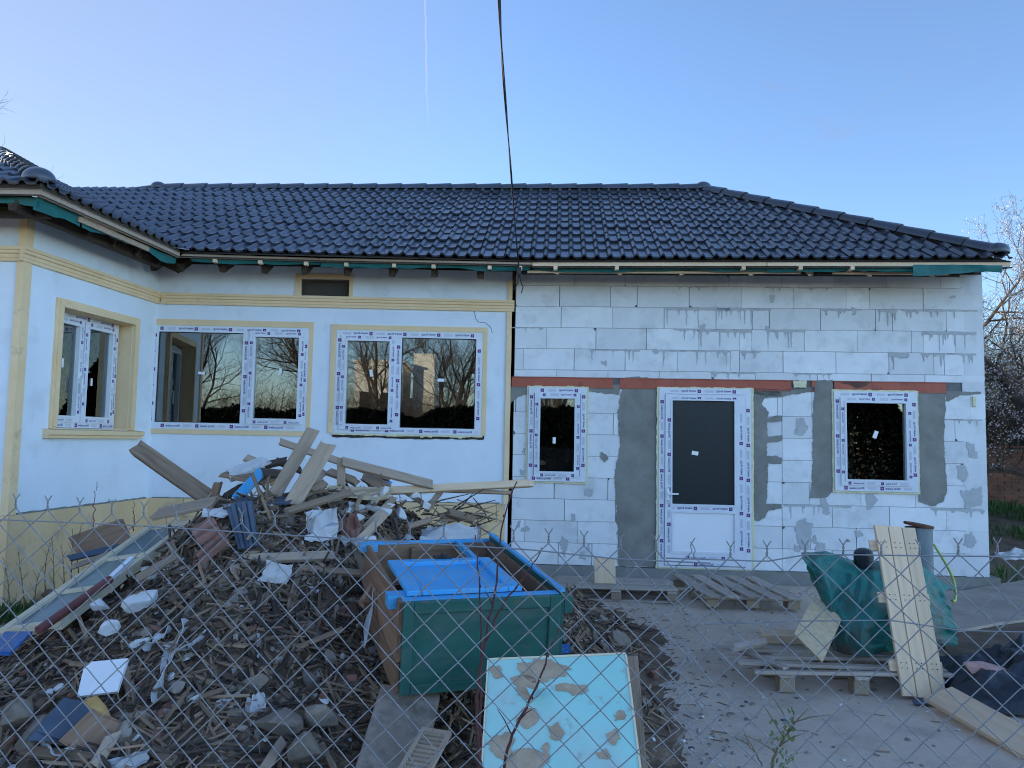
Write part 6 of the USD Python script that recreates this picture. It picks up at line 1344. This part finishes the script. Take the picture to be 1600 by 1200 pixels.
# ---------------------------------------------------------------- saplings and weeds
def stem(name, px, label, r0=.0038, mat='twig_red', category='sapling', side=(), **kw):
    t = thing(name, label=label, category=category, **kw); q = np.array([at_y(*p) for p in px]); kk = min(3, len(q)-1); tck, _ = splprep(q.T, s=0, k=kk); s = np.array(splev(np.linspace(0, 1, 24), tck)).T
    rr = np.random.default_rng(len(px)*7+int(px[0][0])); s = s+rr.normal(0, .0012, s.shape); obj('stem', tube(s, np.linspace(r0, r0*.35, 24), 6), mat, t, smooth=True)
    for (i, dx, dy, dz) in side: b = s[i]; obj('twig', tube([b, b+np.array([dx, dy, dz])*.5+[0, 0, .004], b+np.array([dx, dy, dz])], [r0*.45, r0*.35, r0*.15], 5), mat, t, smooth=True)
    ms = []
    for i in range(4, 23, 2):
        m = trimesh.creation.icosphere(subdivisions=1, radius=r0*.5); m.apply_scale([1, 1, 1.8]); m.apply_translation(s[i]+rr.normal(0, 1, 3)*r0*.6); ms.append(m)
    obj('buds', cat(ms), mat, t, kind='stuff'); return t
stem('sapling', [(748, 1215, 1.62), (752, 1050, 1.62), (748, 900, 1.62), (742, 836, 1.62)], 'thin dark red sapling before the cabinet, leftmost of three', .0036)
stem('sapling', [(756, 1215, 1.60), (758, 1000, 1.6), (775, 900, 1.6), (790, 800, 1.6), (808, 752, 1.6)], 'tallest dark red sapling, its tip over the house corner', .0040, side=((10, .02, 0, .03), (13, -.018, 0, .03)))
stem('sapling', [(768, 990, 1.58), (800, 925, 1.58), (840, 870, 1.58), (846, 858, 1.58)], 'thin dark red shoot slanting right over the cabinet', .0026)
stem('sapling', [(788, 1215, 1.55), (800, 1150, 1.55), (830, 1090, 1.55), (858, 1020, 1.55), (876, 975, 1.55)], 'dark red sapling crossing the turquoise panel', .0036, side=((6, -.03, 0, .05), (8, .03, 0, .025)))
t = stem('budding_sapling', [(1210, 1215, 1.9), (1222, 1160, 1.9), (1240, 1120, 1.9), (1236, 1105, 1.9)], 'small branching sapling with green buds at the bottom right', .0042, 'weed', side=((8, -.08, 0, .04), (10, .06, 0, .03), (12, -.05, 0, .08), (14, .05, 0, .06), (16, -.04, .01, .07), (18, .09, 0, .02)))
bud = []
rr = np.random.default_rng(5)
for _ in range(40):
    p = at_y(rr.uniform(1205, 1245), rr.uniform(1110, 1200), 1.9); m = trimesh.creation.icosphere(subdivisions=1, radius=.0035); m.apply_scale([.8, .8, 2]); m.apply_transform(TRS(p, rr.uniform(-40, 40), rr.uniform(-40, 40))); bud.append(m)
obj('leaf_buds', cat(bud), 'leaf_bud', t, kind='stuff')
stem('sapling', [(1195, 1215, 2.2), (1170, 1165, 2.2), (1140, 1150, 2.2)], 'bare twig at the bottom edge left of the budding sapling', .003, 'weed', side=((8, -.03, 0, .05), (14, -.02, 0, .05)))
stem('sapling', [(146, 830, 1.55), (147, 795, 1.55), (150, 765, 1.55), (153, 753, 1.55)], 'single thin dark twig rising over the fence top at left', .0012)
stem('sapling', [(208, 830, 1.55), (209, 810, 1.55), (209, 785, 1.55)], 'faint thin twig just right of the one over the fence top', .0012)
for i, (x0, y0, y1, dep) in enumerate(((38, 950, 862, 5.9), (85, 950, 845, 6.1), (110, 930, 826, 6.2), (60, 955, 880, 5.7), (14, 960, 870, 5.6), (98, 945, 850, 6.0), (125, 905, 815, 6.4), (72, 930, 838, 6.3))):
    stem('dry_weed', [(x0, y0, dep), (x0-4+3*(i % 3), (y0+y1)/2, dep), (x0-10+7*(i % 4), y1, dep)], 'dry brown weed stalk growing along the cream plinth at left', .005, 'weed', 'weed', side=((8, -.05, 0, .08), (11, .05, 0, .07), (15, -.04, 0, .07), (18, .03, 0, .05)), group='dry weeds along the plinth')
